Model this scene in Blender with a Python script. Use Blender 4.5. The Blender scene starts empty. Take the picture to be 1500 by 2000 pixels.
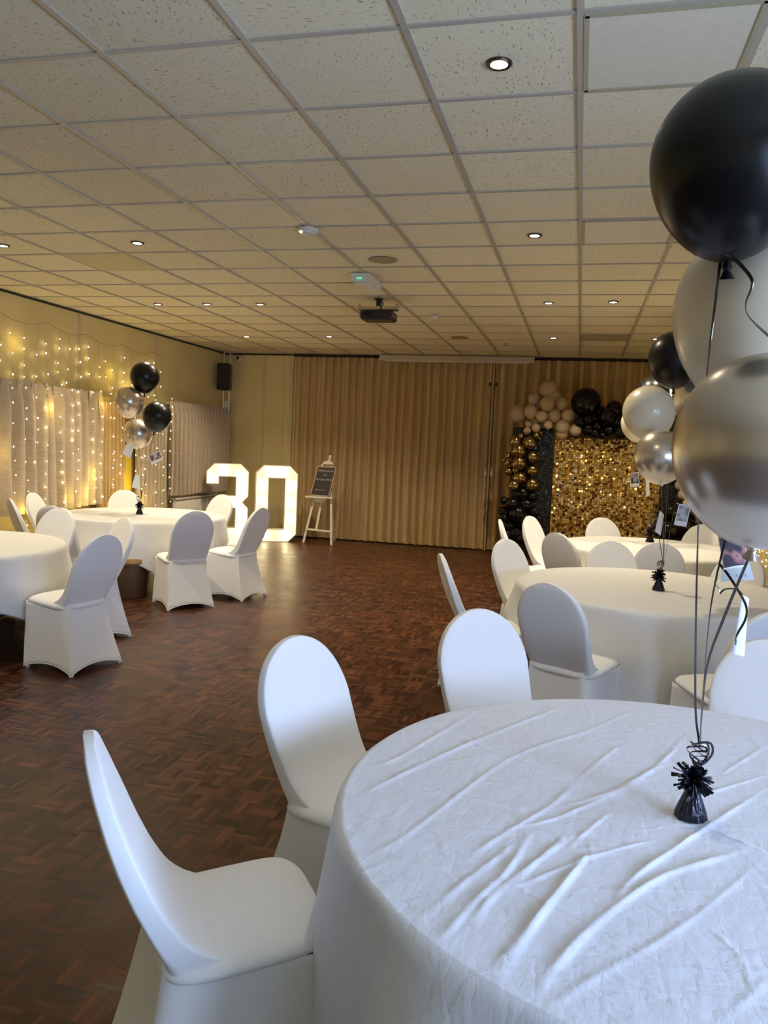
import bpy, bmesh, math, random
from mathutils import Vector, Matrix
# surveyed positions in metres (x right along the back wall, y into the hall, z up)
WRINKLES=[(1.7, [(-0.499, 1.735), (-0.278, 2.194), (0.049, 2.766)]), (1.35, [(-0.388, 1.501), (-0.313, 1.653), (-0.137, 2.153), (0.077, 2.468), (0.282, 2.805)]), (1.35, [(-0.481, 1.975), (-0.422, 2.083), (-0.254, 2.58)]), (1.35, [(-0.39, 2.32), (-0.174, 2.185), (0.05, 2.064)]), (1.35, [(-0.399, 1.943), (-0.231, 1.872), (-0.054, 1.849)]), (1.35, [(-0.493, 1.713), (-0.397, 1.683), (-0.301, 1.657)]), (1.6, [(-0.17, 1.587), (-0.124, 1.689), (-0.014, 1.896), (0.043, 2.052)]), (1.4, [(0.043, 2.061), (0.143, 2.313), (0.17, 2.36)]), (1.7, [(0.001, 1.884), (0.148, 2.041), (0.261, 2.242), (0.375, 2.525)]), (1.5, [(-0.108, 1.737), (-0.011, 1.816), (0.072, 1.926), (0.273, 2.204)]), (1.6, [(-0.237, 1.321), (-0.164, 1.498), (-0.105, 1.628), (-0.096, 1.671)]), (2.6, [(-0.193, 1.26), (-0.142, 1.42), (-0.087, 1.571), (-0.055, 1.741)]), (1.6, [(-0.175, 1.245), (-0.102, 1.474), (-0.018, 1.644), (0.037, 1.758)]), (1.5, [(-0.105, 1.198), (-0.038, 1.366), (0.069, 1.673)]), (2.8, [(-0.083, 1.187), (-0.019, 1.419), (0.045, 1.603), (0.073, 1.687)]), (1.4, [(-0.011, 1.151), (0.065, 1.258), (0.239, 1.474), (0.451, 1.801)]), (3, [(-0.011, 1.205), (0.017, 1.29), (0.1, 1.458), (0.218, 1.636), (0.318, 1.731), (0.413, 1.822)]), (2.8, [(0.118, 1.515), (0.164, 1.618), (0.263, 1.778), (0.335, 1.889), (0.536, 2.197)]), (1, [(-0.202, 1.509), (-0.128, 1.499), (-0.036, 1.518)]), (1.5, [(-0.122, 1.447), (0.009, 1.591), (0.107, 1.699), (0.235, 1.81)]), (1.5, [(0.025, 1.685), (0.084, 1.818), (0.124, 1.902)]), (1.3, [(-0.076, 1.505), (-0.029, 1.627), (0.024, 1.753)]), (1.35, [(0.33, 1.902), (0.454, 1.815)]), (0.7, [(0.18, 1.524), (0.239, 1.474)]), (0.9, [(0.066, 1.313), (0.159, 1.266), (0.237, 1.241)]), (1, [(0.277, 1.486), (0.32, 1.41), (0.324, 1.31)]), (1.3, [(0.255, 1.221), (0.324, 1.31), (0.358, 1.366)]), (1.4, [(0.244, 1.904), (0.355, 2.077), (0.554, 2.284)]), (1.2, [(0.424, 2.237), (0.608, 2.533)]), (0.8, [(-0.007, 1.385), (0.066, 1.364), (0.154, 1.317)]), (1.35, [(-0.364, 1.554), (-0.204, 1.52)]), (1.2, [(0.307, 2.303), (0.133, 2.036)]), (0.8, [(0.073, 1.756), (0.078, 1.626)]), (0.6, [(-0.167, 2.614), (-0.141, 2.47)]), (0.7, [(-0.208, 1.507), (-0.178, 1.471)]), (0.9, [(-0.082, 1.514), (0.013, 1.449)]), (0.8, [(-0.11, 1.494), (-0.126, 1.385), (-0.131, 1.336)])]
ARCH=[('beige', -0.506, 12.02, 2.541, 0.15), ('beige', -0.407, 11.96, 2.418, 0.117), ('beige', -0.504, 11.74, 2.319, 0.108), ('beige', -0.303, 11.83, 2.331, 0.101), ('beige', -0.735, 11.77, 2.203, 0.1), ('beige', -0.411, 11.86, 2.165, 0.121), ('beige', -0.205, 11.8, 2.169, 0.096), ('beige', -0.574, 11.74, 2.139, 0.084), ('beige', -0.268, 11.83, 1.997, 0.111), ('beige', -0.083, 11.77, 1.957, 0.085), ('beige', -0.76, 11.86, 2.026, 0.059), ('beige', -0.649, 11.8, 1.975, 0.065), ('beige', -0.472, 11.74, 2.016, 0.064), ('beige', -0.921, 11.99, 2.178, 0.134), ('beige', -0.703, 11.93, 2.393, 0.094), ('beige', -0.273, 12.02, 1.897, 0.094), ('beige', -0.626, 11.96, 2.337, 0.078), ('beige', -0.667, 11.9, 2.061, 0.054), ('beige', -0.775, 11.83, 1.926, 0.054), ('gold', -0.94, 11.86, 1.761, 0.096), ('gold', -0.732, 11.8, 1.746, 0.108), ('gold', -0.878, 11.74, 1.626, 0.105), ('gold', -1.032, 11.83, 1.544, 0.047), ('gold', -1.035, 11.77, 1.438, 0.046), ('gold', -1.099, 11.86, 1.472, 0.028), ('gold', -0.676, 11.8, 1.545, 0.096), ('gold', -0.864, 11.74, 1.446, 0.108), ('gold', -1.011, 11.83, 1.316, 0.07), ('gold', -0.914, 11.77, 1.337, 0.049), ('gold', -0.676, 11.86, 1.347, 0.096), ('gold', -0.845, 11.8, 1.226, 0.108), ('gold', -0.924, 11.74, 1.11, 0.089), ('gold', -0.662, 11.83, 1.135, 0.108), ('gold', -0.633, 11.77, 1.862, 0.046), ('gold', -0.581, 11.86, 1.904, 0.034), ('gold', -0.595, 11.8, 1.819, 0.031), ('gold', -0.865, 11.9, 1.841, 0.062), ('black', 0.043, 11.86, 2.365, 0.217), ('black', 0.44, 11.8, 2.285, 0.116), ('black', 0.347, 11.74, 2.162, 0.123), ('black', 0.018, 11.83, 2.2, 0.093), ('black', 0.08, 11.77, 2.111, 0.085), ('black', 0.216, 11.86, 2.03, 0.101), ('black', 0.389, 11.8, 1.976, 0.093), ('black', 0.551, 11.74, 1.951, 0.107), ('black', 0.089, 11.83, 1.98, 0.1), ('black', 0.233, 11.93, 2.241, 0.109), ('black', 0.527, 12.02, 2.196, 0.094), ('black', 0.302, 11.8, 1.899, 0.062), ('black', -0.033, 11.74, 2.076, 0.077), ('black', 0.193, 11.83, 1.925, 0.077), ('black', 0.48, 11.77, 2.095, 0.085), ('black', 0.609, 11.86, 2.132, 0.101), ('black', 0.657, 11.8, 1.985, 0.093), ('blacklow', -0.798, 11.86, 0.989, 0.109), ('blacklow', -1.06, 11.8, 0.87, 0.062), ('blacklow', -0.931, 11.74, 0.835, 0.108), ('blacklow', -1.038, 11.83, 0.7, 0.093), ('blacklow', -0.85, 11.77, 0.685, 0.139), ('blacklow', -0.728, 11.86, 0.824, 0.109), ('blacklow', -0.948, 11.8, 0.507, 0.093), ('blacklow', -1.04, 11.74, 0.614, 0.069), ('blacklow', -0.644, 11.83, 0.954, 0.077), ('blacklow', -0.725, 11.77, 0.601, 0.124), ('blacklow', -0.841, 11.86, 0.401, 0.125), ('blacklow', -0.986, 11.8, 0.366, 0.093), ('blacklow', -0.596, 11.74, 0.734, 0.077), ('blacklow', -0.616, 11.83, 0.481, 0.093), ('blacklow', -0.754, 11.77, 0.324, 0.093), ('beigeright', 1.41, 11.86, 1.231, 0.07), ('beigeright', 1.549, 11.8, 1.19, 0.078), ('beigeright', 1.557, 11.74, 1.07, 0.07), ('beigeright', 1.469, 11.99, 1.103, 0.087), ('beigeright', 1.499, 11.77, 0.971, 0.062), ('beigeright', 1.648, 11.86, 1.156, 0.078), ('beigeright', 1.603, 11.96, 1.296, 0.11), ('beigeright', 1.667, 11.74, 0.946, 0.14), ('beigeright', 1.797, 11.99, 1.048, 0.158), ('beigeright', 1.813, 11.77, 0.859, 0.109), ('beigeright', 1.446, 11.86, 1.4, 0.094), ('beigeright', 1.734, 11.8, 0.787, 0.07), ('blackright', 1.312, 11.86, 0.843, 0.125), ('blackright', 1.456, 11.8, 0.674, 0.156), ('blackright', 1.282, 11.74, 0.595, 0.139), ('blackright', 1.617, 11.83, 0.572, 0.156), ('blackright', 1.148, 11.77, 0.583, 0.093), ('blackright', 1.561, 11.86, 0.749, 0.094), ('blackright', 1.402, 11.96, 0.916, 0.126)]
BOUQ={'T1': [('black', 0.221, 1.46, 2.114, 0.277), ('beige', 0.333, 1.662, 1.901, 0.353), ('silver', 0.3, 1.418, 1.64, 0.305)], 'T2': [('black', 0.539, 5.235, 2.237, 0.332), ('silver', 0.732, 5.485, 2.039, 0.348), ('beige', 0.392, 5.077, 1.891, 0.316), ('silver', 0.455, 4.829, 1.622, 0.304)], 'T3': [('black', 0.659, 8.25, 2.244, 0.336), ('beige', 0.531, 8.076, 1.94, 0.328), ('black', 0.937, 8.29, 1.967, 0.338), ('beige', 0.863, 8.539, 2.156, 0.337)], 'L1': [('black', -4.464, 7.442, 2.227, 0.307), ('silver', -4.581, 7.329, 1.956, 0.305), ('black', -4.386, 7.568, 1.826, 0.308), ('silver', -4.685, 7.685, 1.638, 0.311)]}
CARDS={'t1photo': [(0.307, 1.869, 1.456), (0.368, 1.889, 1.47), (0.371, 1.849, 1.381), (0.321, 1.827, 1.373)], 't1text': [(0.339, 1.958, 1.381), (0.397, 1.967, 1.381), (0.403, 1.92, 1.343), (0.333, 1.922, 1.332)], 't1strip': [(0.386, 1.938, 1.303), (0.405, 1.963, 1.288), (0.402, 1.938, 1.159), (0.372, 1.915, 1.168)], 't2white': [(0.512, 5.214, 1.279), (0.543, 5.26, 1.251), (0.53, 5.25, 1.117), (0.49, 5.206, 1.145)], 't2photo': [(0.615, 5.156, 1.331), (0.688, 5.167, 1.325), (0.665, 5.14, 1.191), (0.591, 5.13, 1.2)], 't2peep': [(0.653, 5.209, 1.567), (0.685, 5.205, 1.53), (0.7, 5.201, 1.474), (0.647, 5.208, 1.477)], 't3photo': [(0.497, 8.083, 1.448), (0.568, 8.079, 1.461), (0.587, 8.074, 1.322), (0.501, 8.079, 1.312)], 't3white': [(0.637, 8.073, 1.435), (0.67, 8.12, 1.425), (0.691, 8.112, 1.24), (0.655, 8.064, 1.22)], 't3peep': [(0.56, 8.081, 1.591), (0.586, 8.079, 1.557), (0.62, 8.075, 1.474), (0.542, 8.081, 1.495)], 'l1white': [(-4.641, 7.417, 1.531), (-4.583, 7.453, 1.49), (-4.615, 7.43, 1.359), (-4.682, 7.389, 1.41)], 'l1photo': [(-4.491, 7.565, 1.402), (-4.383, 7.629, 1.456), (-4.348, 7.647, 1.359), (-4.452, 7.585, 1.3)], 'l1low': [(-4.566, 7.453, 1.193), (-4.525, 7.477, 1.183), (-4.51, 7.476, 1.042), (-4.591, 7.428, 1.056)]}
CURLS=[[(0.212, 1.443, 1.959), (0.235, 1.443, 1.943), (0.258, 1.445, 1.918), (0.262, 1.448, 1.902), (0.256, 1.454, 1.878), (0.259, 1.456, 1.86), (0.273, 1.456, 1.843), (0.296, 1.455, 1.822), (0.311, 1.454, 1.81)], [(0.323, 1.909, 1.376), (0.341, 1.903, 1.355), (0.363, 1.894, 1.323), (0.383, 1.884, 1.286), (0.382, 1.879, 1.257), (0.367, 1.875, 1.222), (0.365, 1.871, 1.199)], [(0.322, 1.905, 1.344), (0.317, 1.904, 1.329), (0.326, 1.9, 1.319), (0.326, 1.899, 1.307)], [(0.327, 1.898, 1.307), (0.34, 1.898, 1.32), (0.363, 1.894, 1.321), (0.376, 1.89, 1.311)]]
T1STRING=[(0.219, 1.504, 1.962), (0.208, 1.465, 1.854), (0.21, 1.51, 1.745), (0.23, 1.644, 1.628), (0.248, 1.738, 1.48), (0.278, 1.877, 1.26), (0.305, 1.961, 1.022)]
DAY, SPOT, FAIRY, EXPO = 84, 88, .8, 0.27
random.seed(7)
scn = bpy.context.scene
COL = scn.collection
PI = math.pi
sin, cos = math.sin, math.cos
HCEIL = 3.077
XL, XR, YB, YF = -6.0, 2.36, 12.6, -3.4     # room extents
GX, GY, TL = -0.0885, 3.407, 0.6            # ceiling grid phase and pitch

# ------------------------------------------------------------------ materials
def nt(m): m.use_nodes = True; return m.node_tree
def mat(name, color=(.8,.8,.8), rough=.5, metal=0, noise=0, nscale=8, bump=0, bscale=60, spec=.5, emit=None, estr=0, coat=0, sheen=0, trans=0, detail=4, aniso=None, sss=0):
    m = bpy.data.materials.new(name); t = nt(m); N = t.nodes; Lk = t.links
    b = N['Principled BSDF']
    b.inputs['Base Color'].default_value = (*color, 1)
    b.inputs['Roughness'].default_value = rough
    b.inputs['Metallic'].default_value = metal
    b.inputs['Specular IOR Level'].default_value = spec
    b.inputs['Coat Weight'].default_value = coat
    b.inputs['Sheen Weight'].default_value = sheen
    b.inputs['Transmission Weight'].default_value = trans
    if emit:
        b.inputs['Emission Color'].default_value = (*emit, 1); b.inputs['Emission Strength'].default_value = estr
    tc = N.new('ShaderNodeTexCoord')
    mp = N.new('ShaderNodeMapping'); Lk.new(tc.outputs['Object'], mp.inputs[0])
    if aniso: mp.inputs['Scale'].default_value = aniso
    if noise:
        n = N.new('ShaderNodeTexNoise'); n.inputs['Scale'].default_value = nscale; n.inputs['Detail'].default_value = detail
        Lk.new(mp.outputs[0], n.inputs['Vector'])
        r = N.new('ShaderNodeMapRange'); r.inputs['From Min'].default_value = .3; r.inputs['From Max'].default_value = .7
        r.inputs['To Min'].default_value = 1-noise; r.inputs['To Max'].default_value = 1+noise
        Lk.new(n.outputs[0], r.inputs[0])
        x = N.new('ShaderNodeMix'); x.data_type = 'RGBA'; x.blend_type = 'MULTIPLY'; x.inputs[0].default_value = 1
        x.inputs[6].default_value = (*color, 1); Lk.new(r.outputs[0], x.inputs[7]); Lk.new(x.outputs[2], b.inputs['Base Color'])
    if bump:
        n = N.new('ShaderNodeTexNoise'); n.inputs['Scale'].default_value = bscale; n.inputs['Detail'].default_value = detail
        Lk.new(mp.outputs[0], n.inputs['Vector'])
        bp = N.new('ShaderNodeBump'); bp.inputs['Strength'].default_value = bump; bp.inputs['Distance'].default_value = .01
        Lk.new(n.outputs[0], bp.inputs['Height']); Lk.new(bp.outputs[0], b.inputs['Normal'])
    return m

class NG:
    """little helper to write node maths"""
    def __init__(s, m): s.t = nt(m); s.N = s.t.nodes; s.L = s.t.links; s.b = s.N['Principled BSDF']
    def set(s, inp, v):
        if hasattr(v, 'is_output') or isinstance(v, bpy.types.NodeSocket): s.L.new(v, inp)
        else: inp.default_value = v
    def m(s, op, a, b=0, c=0):
        n = s.N.new('ShaderNodeMath'); n.operation = op
        s.set(n.inputs[0], a); s.set(n.inputs[1], b); s.set(n.inputs[2], c); return n.outputs[0]
    def noise(s, vec, sc, det=3, rough=.5):
        n = s.N.new('ShaderNodeTexNoise'); s.set(n.inputs['Vector'], vec); n.inputs['Scale'].default_value = sc
        n.inputs['Detail'].default_value = det; n.inputs['Roughness'].default_value = rough; return n.outputs[0]
    def ramp(s, f, stops):
        n = s.N.new('ShaderNodeValToRGB'); s.set(n.inputs[0], f); e = n.color_ramp.elements
        while len(e) < len(stops): e.new(.5)
        for k, (p, c) in zip(e, stops): k.position = p; k.color = (*c, 1)
        return n.outputs[0]
    def mapping(s, vec, scale=(1,1,1), rot=(0,0,0), loc=(0,0,0)):
        n = s.N.new('ShaderNodeMapping'); s.set(n.inputs[0], vec); n.inputs['Scale'].default_value = scale
        n.inputs['Rotation'].default_value = rot; n.inputs['Location'].default_value = loc; return n.outputs[0]
    def pos(s): return s.N.new('ShaderNodeTexCoord').outputs['Object']
    def xyz(s, v): n = s.N.new('ShaderNodeSeparateXYZ'); s.set(n.inputs[0], v); return n.outputs
    def comb(s, x, y, z=0): n = s.N.new('ShaderNodeCombineXYZ'); s.set(n.inputs[0], x); s.set(n.inputs[1], y); s.set(n.inputs[2], z); return n.outputs[0]
    def white(s, v): n = s.N.new('ShaderNodeTexWhiteNoise'); s.set(n.inputs[0], v); return n.outputs[0]
    def mixc(s, f, a, b, mode='MIX'):
        n = s.N.new('ShaderNodeMix'); n.data_type = 'RGBA'; n.blend_type = mode
        s.set(n.inputs[0], f); s.set(n.inputs[6], a if isinstance(a, bpy.types.NodeSocket) else (*a,1)); s.set(n.inputs[7], b if isinstance(b, bpy.types.NodeSocket) else (*b,1)); return n.outputs[2]
    def bump(s, h, st, dist=.01):
        n = s.N.new('ShaderNodeBump'); s.set(n.inputs['Height'], h); n.inputs['Strength'].default_value = st; n.inputs['Distance'].default_value = dist
        s.L.new(n.outputs[0], s.b.inputs['Normal'])

def parquet():
    m = bpy.data.materials.new('mosaic_parquet'); g = NG(m)
    p = g.mapping(g.pos(), rot=(0,0,math.radians(0)), loc=(.03,.05,0))
    S = .1143; nf = 5
    x, y, _ = g.xyz(p)
    u = g.m('DIVIDE', x, S); v = g.m('DIVIDE', y, S)
    fu = g.m('FLOOR', u); fv = g.m('FLOOR', v)
    par = g.m('FLOORED_MODULO', g.m('ADD', fu, fv), 2.0)
    a = g.m('FRACT', u); b_ = g.m('FRACT', v)
    across = g.m('ADD', g.m('MULTIPLY', a, par), g.m('MULTIPLY', b_, g.m('SUBTRACT', 1.0, par)))
    along = g.m('ADD', g.m('MULTIPLY', b_, par), g.m('MULTIPLY', a, g.m('SUBTRACT', 1.0, par)))
    ac = g.m('MULTIPLY', across, float(nf)); idx = g.m('FLOOR', ac); fr = g.m('FRACT', ac)
    rnd = g.white(g.comb(g.m('ADD', fu, g.m('MULTIPLY', idx, .137)), fv, idx))
    blk = g.white(g.comb(fv, fu, 3.0))
    tone = g.m('ADD', g.m('MULTIPLY', rnd, .65), g.m('MULTIPLY', blk, .35))
    grain = g.noise(g.comb(g.m('MULTIPLY', ac, 3.0), g.m('MULTIPLY', along, .9), g.m('MULTIPLY', rnd, 90.0)), 2.0, 4, .6)
    big = g.noise(p, .55, 3)
    tone = g.m('ADD', g.m('MULTIPLY', tone, .8), g.m('MULTIPLY', g.m('SUBTRACT', grain, .5), .55))
    tone = g.m('ADD', tone, g.m('MULTIPLY', g.m('SUBTRACT', big, .5), .5))
    c = g.ramp(tone, [(0, (.014,.0042,.002)), (.25, (.036,.0108,.0044)), (.5, (.070,.0215,.0086)), (.75, (.125,.039,.0145)), (1, (.215,.073,.026))])
    e1 = g.m('MINIMUM', fr, g.m('SUBTRACT', 1.0, fr)); e2 = g.m('MINIMUM', along, g.m('SUBTRACT', 1.0, along))
    gap = g.m('MULTIPLY', g.m('GREATER_THAN', e1, .035), g.m('GREATER_THAN', e2, .008))
    c = g.mixc(g.m('SUBTRACT', 1.0, gap), c, (.012,.005,.003))
    g.L.new(c, g.b.inputs['Base Color'])
    wear = g.noise(p, 3.0, 5, .6)
    rr = g.m('ADD', .17, g.m('ADD', g.m('MULTIPLY', wear, .26), g.m('MULTIPLY', rnd, .12)))
    g.set(g.b.inputs['Roughness'], rr); g.b.inputs['Specular IOR Level'].default_value = .27
    h = g.m('ADD', g.m('MULTIPLY', gap, .6), g.m('ADD', g.m('MULTIPLY', rnd, .5), g.m('MULTIPLY', grain, .25)))
    g.bump(h, .16, .004)
    return m

def fissured():
    m = bpy.data.materials.new('fissured_mineral_tile'); g = NG(m)
    p = g.pos(); x, y, z = g.xyz(p)
    iu = g.m('FLOOR', g.m('DIVIDE', g.m('SUBTRACT', x, GX), TL)); iv = g.m('FLOOR', g.m('DIVIDE', g.m('SUBTRACT', y, GY), TL))
    r = g.white(g.comb(iu, iv, 1.0)); par = g.m('GREATER_THAN', g.white(g.comb(iu, iv, 5.0)), .5)
    npar = g.m('SUBTRACT', 1.0, par)
    sx = g.m('ADD', g.m('MULTIPLY', x, par), g.m('MULTIPLY', y, npar)); sy = g.m('ADD', g.m('MULTIPLY', y, par), g.m('MULTIPLY', x, npar))
    v = g.comb(g.m('MULTIPLY', sx, 38.0), g.m('MULTIPLY', sy, 115.0), g.m('MULTIPLY', r, 40.0))
    n1 = g.noise(v, 1.0, 2, .5); n2 = g.noise(p, 260.0, 2, .6)
    fis = g.m('MULTIPLY', g.m('GREATER_THAN', n1, .655), 1.0)
    pin = g.m('GREATER_THAN', n2, .68)
    dk = g.m('MAXIMUM', fis, g.m('MULTIPLY', pin, .45))
    base = g.mixc(r, (.77,.68,.455), (.82,.735,.50))
    c = g.mixc(g.m('MULTIPLY', dk, .62), base, (.13,.115,.085))
    g.L.new(c, g.b.inputs['Base Color']); g.b.inputs['Roughness'].default_value = .95; g.b.inputs['Specular IOR Level'].default_value = .1
    g.bump(g.m('SUBTRACT', 1.0, dk), .35, .003)
    return m

def cloth_mat(name, color, wr=0., sc=5, weave=700, rough=.9):
    m = bpy.data.materials.new(name); g = NG(m); p = g.pos()
    g.b.inputs['Base Color'].default_value = (*color, 1); g.b.inputs['Roughness'].default_value = rough
    g.b.inputs['Specular IOR Level'].default_value = .2; g.b.inputs['Sheen Weight'].default_value = .15
    h = g.m('MULTIPLY', g.noise(p, weave, 2), .10)
    if wr:
        w1 = g.noise(g.mapping(p, scale=(1,2.2,1), rot=(0,0,.5)), sc, 5, .55)
        ridge = g.m('ABSOLUTE', g.m('SUBTRACT', w1, .5))
        w2 = g.noise(g.mapping(p, scale=(2.0,.8,1), rot=(0,0,-.6)), sc*2.1, 4, .5)
        ridge2 = g.m('ABSOLUTE', g.m('SUBTRACT', w2, .5))
        def lines(scale, rot, sc_, wd_):
            n = g.N.new('ShaderNodeTexVoronoi'); n.feature = 'DISTANCE_TO_EDGE'; n.inputs['Scale'].default_value = sc_
            wv = g.noise(p, 3.5, 3); wp = g.N.new('ShaderNodeVectorMath'); wp.operation = 'ADD'
            g.L.new(g.mapping(p, scale=scale, rot=rot), wp.inputs[0]); g.L.new(g.comb(g.m('MULTIPLY', wv, .5), g.m('MULTIPLY', g.noise(p, 5.1, 2), .4), 0.0), wp.inputs[1])
            g.L.new(wp.outputs[0], n.inputs['Vector'])
            return g.m('SUBTRACT', 1.0, g.m('MINIMUM', g.m('DIVIDE', n.outputs['Distance'], wd_), 1.0))
        l1 = lines((1,2.6,1), (0,0,1.0), 2.6, .05); l2 = lines((2.4,1,1), (0,0,.35), 3.6, .07)
        msk = g.m('MULTIPLY', g.m('SUBTRACT', g.noise(p, 2.2, 2), .36), 3.0)
        l2 = g.m('MULTIPLY', l2, g.m('MAXIMUM', msk, 0.0))
        h = g.m('ADD', h, g.m('ADD', g.m('MULTIPLY', g.m('POWER', ridge, .7), 9*wr), g.m('MULTIPLY', g.m('POWER', ridge2, .7), 4*wr)))
        h = g.m('ADD', h, g.m('ADD', g.m('MULTIPLY', l1, 1.1*wr), g.m('MULTIPLY', l2, .9*wr)))
    g.bump(h, .6, .006)
    return m

def sequin_mat(name, ramp, sp):
    m = bpy.data.materials.new(name); g = NG(m); p = g.pos(); x, y, z = g.xyz(p)
    r = g.white(g.comb(g.m('FLOOR', g.m('DIVIDE', x, sp)), g.m('FLOOR', g.m('DIVIDE', z, sp)), 1.0))
    g.L.new(g.ramp(r, ramp), g.b.inputs['Base Color']); g.b.inputs['Metallic'].default_value = .92; g.b.inputs['Roughness'].default_value = .28
    return m

def photo_mat(name, seed, tones):
    m = bpy.data.materials.new(name); g = NG(m); p = g.mapping(g.pos(), loc=(seed, seed*2.3, seed*.7))
    n = g.noise(p, 26, 3, .5)
    g.L.new(g.ramp(n, tones), g.b.inputs['Base Color']); g.b.inputs['Roughness'].default_value = .25
    return m

M = {}
M['floor'] = parquet()
M['tile'] = fissured()
M['grid'] = mat('grid_white_metal', (.43,.385,.30), .42, spec=.5)
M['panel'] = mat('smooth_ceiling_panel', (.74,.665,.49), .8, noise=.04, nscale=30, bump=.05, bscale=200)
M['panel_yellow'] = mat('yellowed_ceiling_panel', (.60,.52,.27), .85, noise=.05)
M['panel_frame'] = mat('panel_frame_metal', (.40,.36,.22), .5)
M['wall'] = mat('cream_wall_paint', (.71,.575,.265), .8, noise=.05, nscale=2, bump=.08, bscale=140)
M['wall_white'] = mat('white_wall_paint', (.78,.76,.72), .8, noise=.03)
M['trim'] = mat('cream_trim_paint', (.56,.48,.30), .6, noise=.04)
M['gap'] = mat('dark_gap', (.02,.017,.012), .9)
M['concertina'] = mat('beige_concertina_fabric', (.55,.375,.165), .9, noise=.13, nscale=3, bump=.25, bscale=90, aniso=(6,6,.35), sheen=.1)
M['curtain'] = mat('oatmeal_curtain_weave', (.54,.43,.29), .92, noise=.14, nscale=30, bump=.3, bscale=260, aniso=(.4,.4,3.), sheen=.2)
M['gold_curtain'] = mat('mustard_curtain_weave', (.62,.42,.17), .9, noise=.12, nscale=25, bump=.25, bscale=200, aniso=(.4,.4,2.))
M['header'] = mat('ochre_pelmet', (.50,.36,.10), .8, noise=.15)
M['chair'] = cloth_mat('white_stretch_cover', (.83,.83,.84), rough=.78)
M['seam'] = cloth_mat('white_hem', (.80,.80,.81))
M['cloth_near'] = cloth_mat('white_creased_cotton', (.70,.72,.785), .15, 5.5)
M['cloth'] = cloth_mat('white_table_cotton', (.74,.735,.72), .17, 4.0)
M['wood'] = mat('table_plywood', (.32,.18,.08), .5, noise=.2, nscale=12, aniso=(1,8,1))
M['steel'] = mat('grey_steel', (.35,.35,.36), .35, metal=1)
M['chrome'] = mat('chrome_pole', (.62,.58,.5), .25, metal=1)
M['black'] = mat('black_plastic', (.012,.012,.013), .35)
M['blackmatte'] = mat('black_speaker_cloth', (.010,.010,.011), .8, bump=.4, bscale=500)
M['white_plastic'] = mat('white_plastic', (.66,.64,.58), .4)
M['screen_case'] = mat('cream_screen_case', (.50,.43,.31), .5)
M['white_wood'] = mat('white_painted_wood', (.72,.66,.52), .5, noise=.05)
M['board'] = mat('chalkboard_black', (.018,.014,.014), .6, noise=.3, nscale=15)
M['pine'] = mat('pale_wood_frame', (.40,.26,.14), .55, noise=.15, nscale=20, aniso=(1,1,6))
M['chalk'] = mat('chalk_writing', (.34,.30,.28), .9)
M['digit'] = mat('white_letter_glow', (.86,.82,.70), .5, noise=.02, emit=(1,.80,.42), estr=.05)  # faint emission stands for bulb light falling on the panel
M['digit_rim'] = mat('white_letter_rim', (.82,.76,.62), .5, noise=.02)
M['bulb'] = mat('warm_bulb', (1,.9,.7), .3, emit=(1,.86,.55), estr=11)
M['fairy'] = mat('warm_micro_bulb', (1,.85,.5), .3, emit=(1,.78,.40), estr=22)
M['wire'] = mat('clear_wire', (.30,.24,.12), .4)
M['balloon_black'] = mat('black_latex', (.005,.005,.005), .30, spec=.26)
M['balloon_black_small'] = mat('black_latex_small', (.004,.004,.004), .16, spec=.30)
M['balloon_beige'] = mat('ivory_latex', (.70,.60,.43), .30, spec=.5, coat=.15)
M['balloon_sand'] = mat('sand_latex', (.50,.375,.235), .33, spec=.5, coat=.1)
M['balloon_silver'] = mat('pearl_silver_latex', (.58,.50,.405), .27, metal=.80, coat=.08)
M['balloon_gold'] = mat('chrome_gold_latex', (.36,.265,.11), .17, metal=1)
M['ribbon'] = mat('black_curling_ribbon', (.012,.011,.011), .2, spec=.8)
M['ribbon_silver'] = mat('silver_ribbon', (.55,.55,.55), .15, metal=.8)
M['foil'] = mat('black_crinkled_foil', (.012,.012,.022), .2, metal=.5, bump=.7, bscale=60, aniso=(1,1,.15))
M['card'] = mat('white_card', (.80,.79,.77), .5)
M['card_bluelit'] = mat('white_card_bluelit', (.62,.68,.75), .5)  # white paper with the blue of the daylight put into its colour
M['gold_seq'] = sequin_mat('gold_sequins', [(0,(.10,.035,.01)),(.10,(.24,.10,.02)),(.25,(.58,.33,.07)),(.6,(.72,.44,.11)),(.9,(.82,.58,.22)),(1,(.95,.85,.6))], .0345)
M['gold_back'] = mat('brown_mesh_backing', (.10,.05,.015), .6)
M['black_seq'] = mat('black_sequins', (.006,.006,.006), .22, metal=.0, spec=.5)
M['black_back'] = mat('black_backing', (.018,.018,.018), .5)
M['radiator'] = mat('white_radiator_enamel', (.62,.58,.50), .45)
M['yellow'] = mat('yellow_door_panel', (.62,.45,.03), .5, noise=.05)
M['door'] = mat('brown_door', (.42,.25,.08), .5, noise=.1, nscale=20, aniso=(1,1,.1))
M['lamp_ring'] = mat('dark_bronze_ring', (.07,.05,.03), .35, metal=.8)
M['lamp_on'] = mat('downlight_lens', (1,1,1), .3, emit=(1,.93,.78), estr=14)
M['led_green'] = mat('green_led', (.1,.8,.4), .3, emit=(.1,1,.4), estr=.5)
M['spk_grille'] = mat('beige_speaker_grille', (.35,.27,.14), .7, bump=.3, bscale=400)
M['stool'] = mat('brown_wood_stool', (.07,.032,.014), .45, noise=.1)
M['stool_pad'] = mat('gold_vinyl_pad', (.36,.20,.05), .4)
M['glass'] = mat('window_glass', (1,1,1), .02, trans=1)
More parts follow.
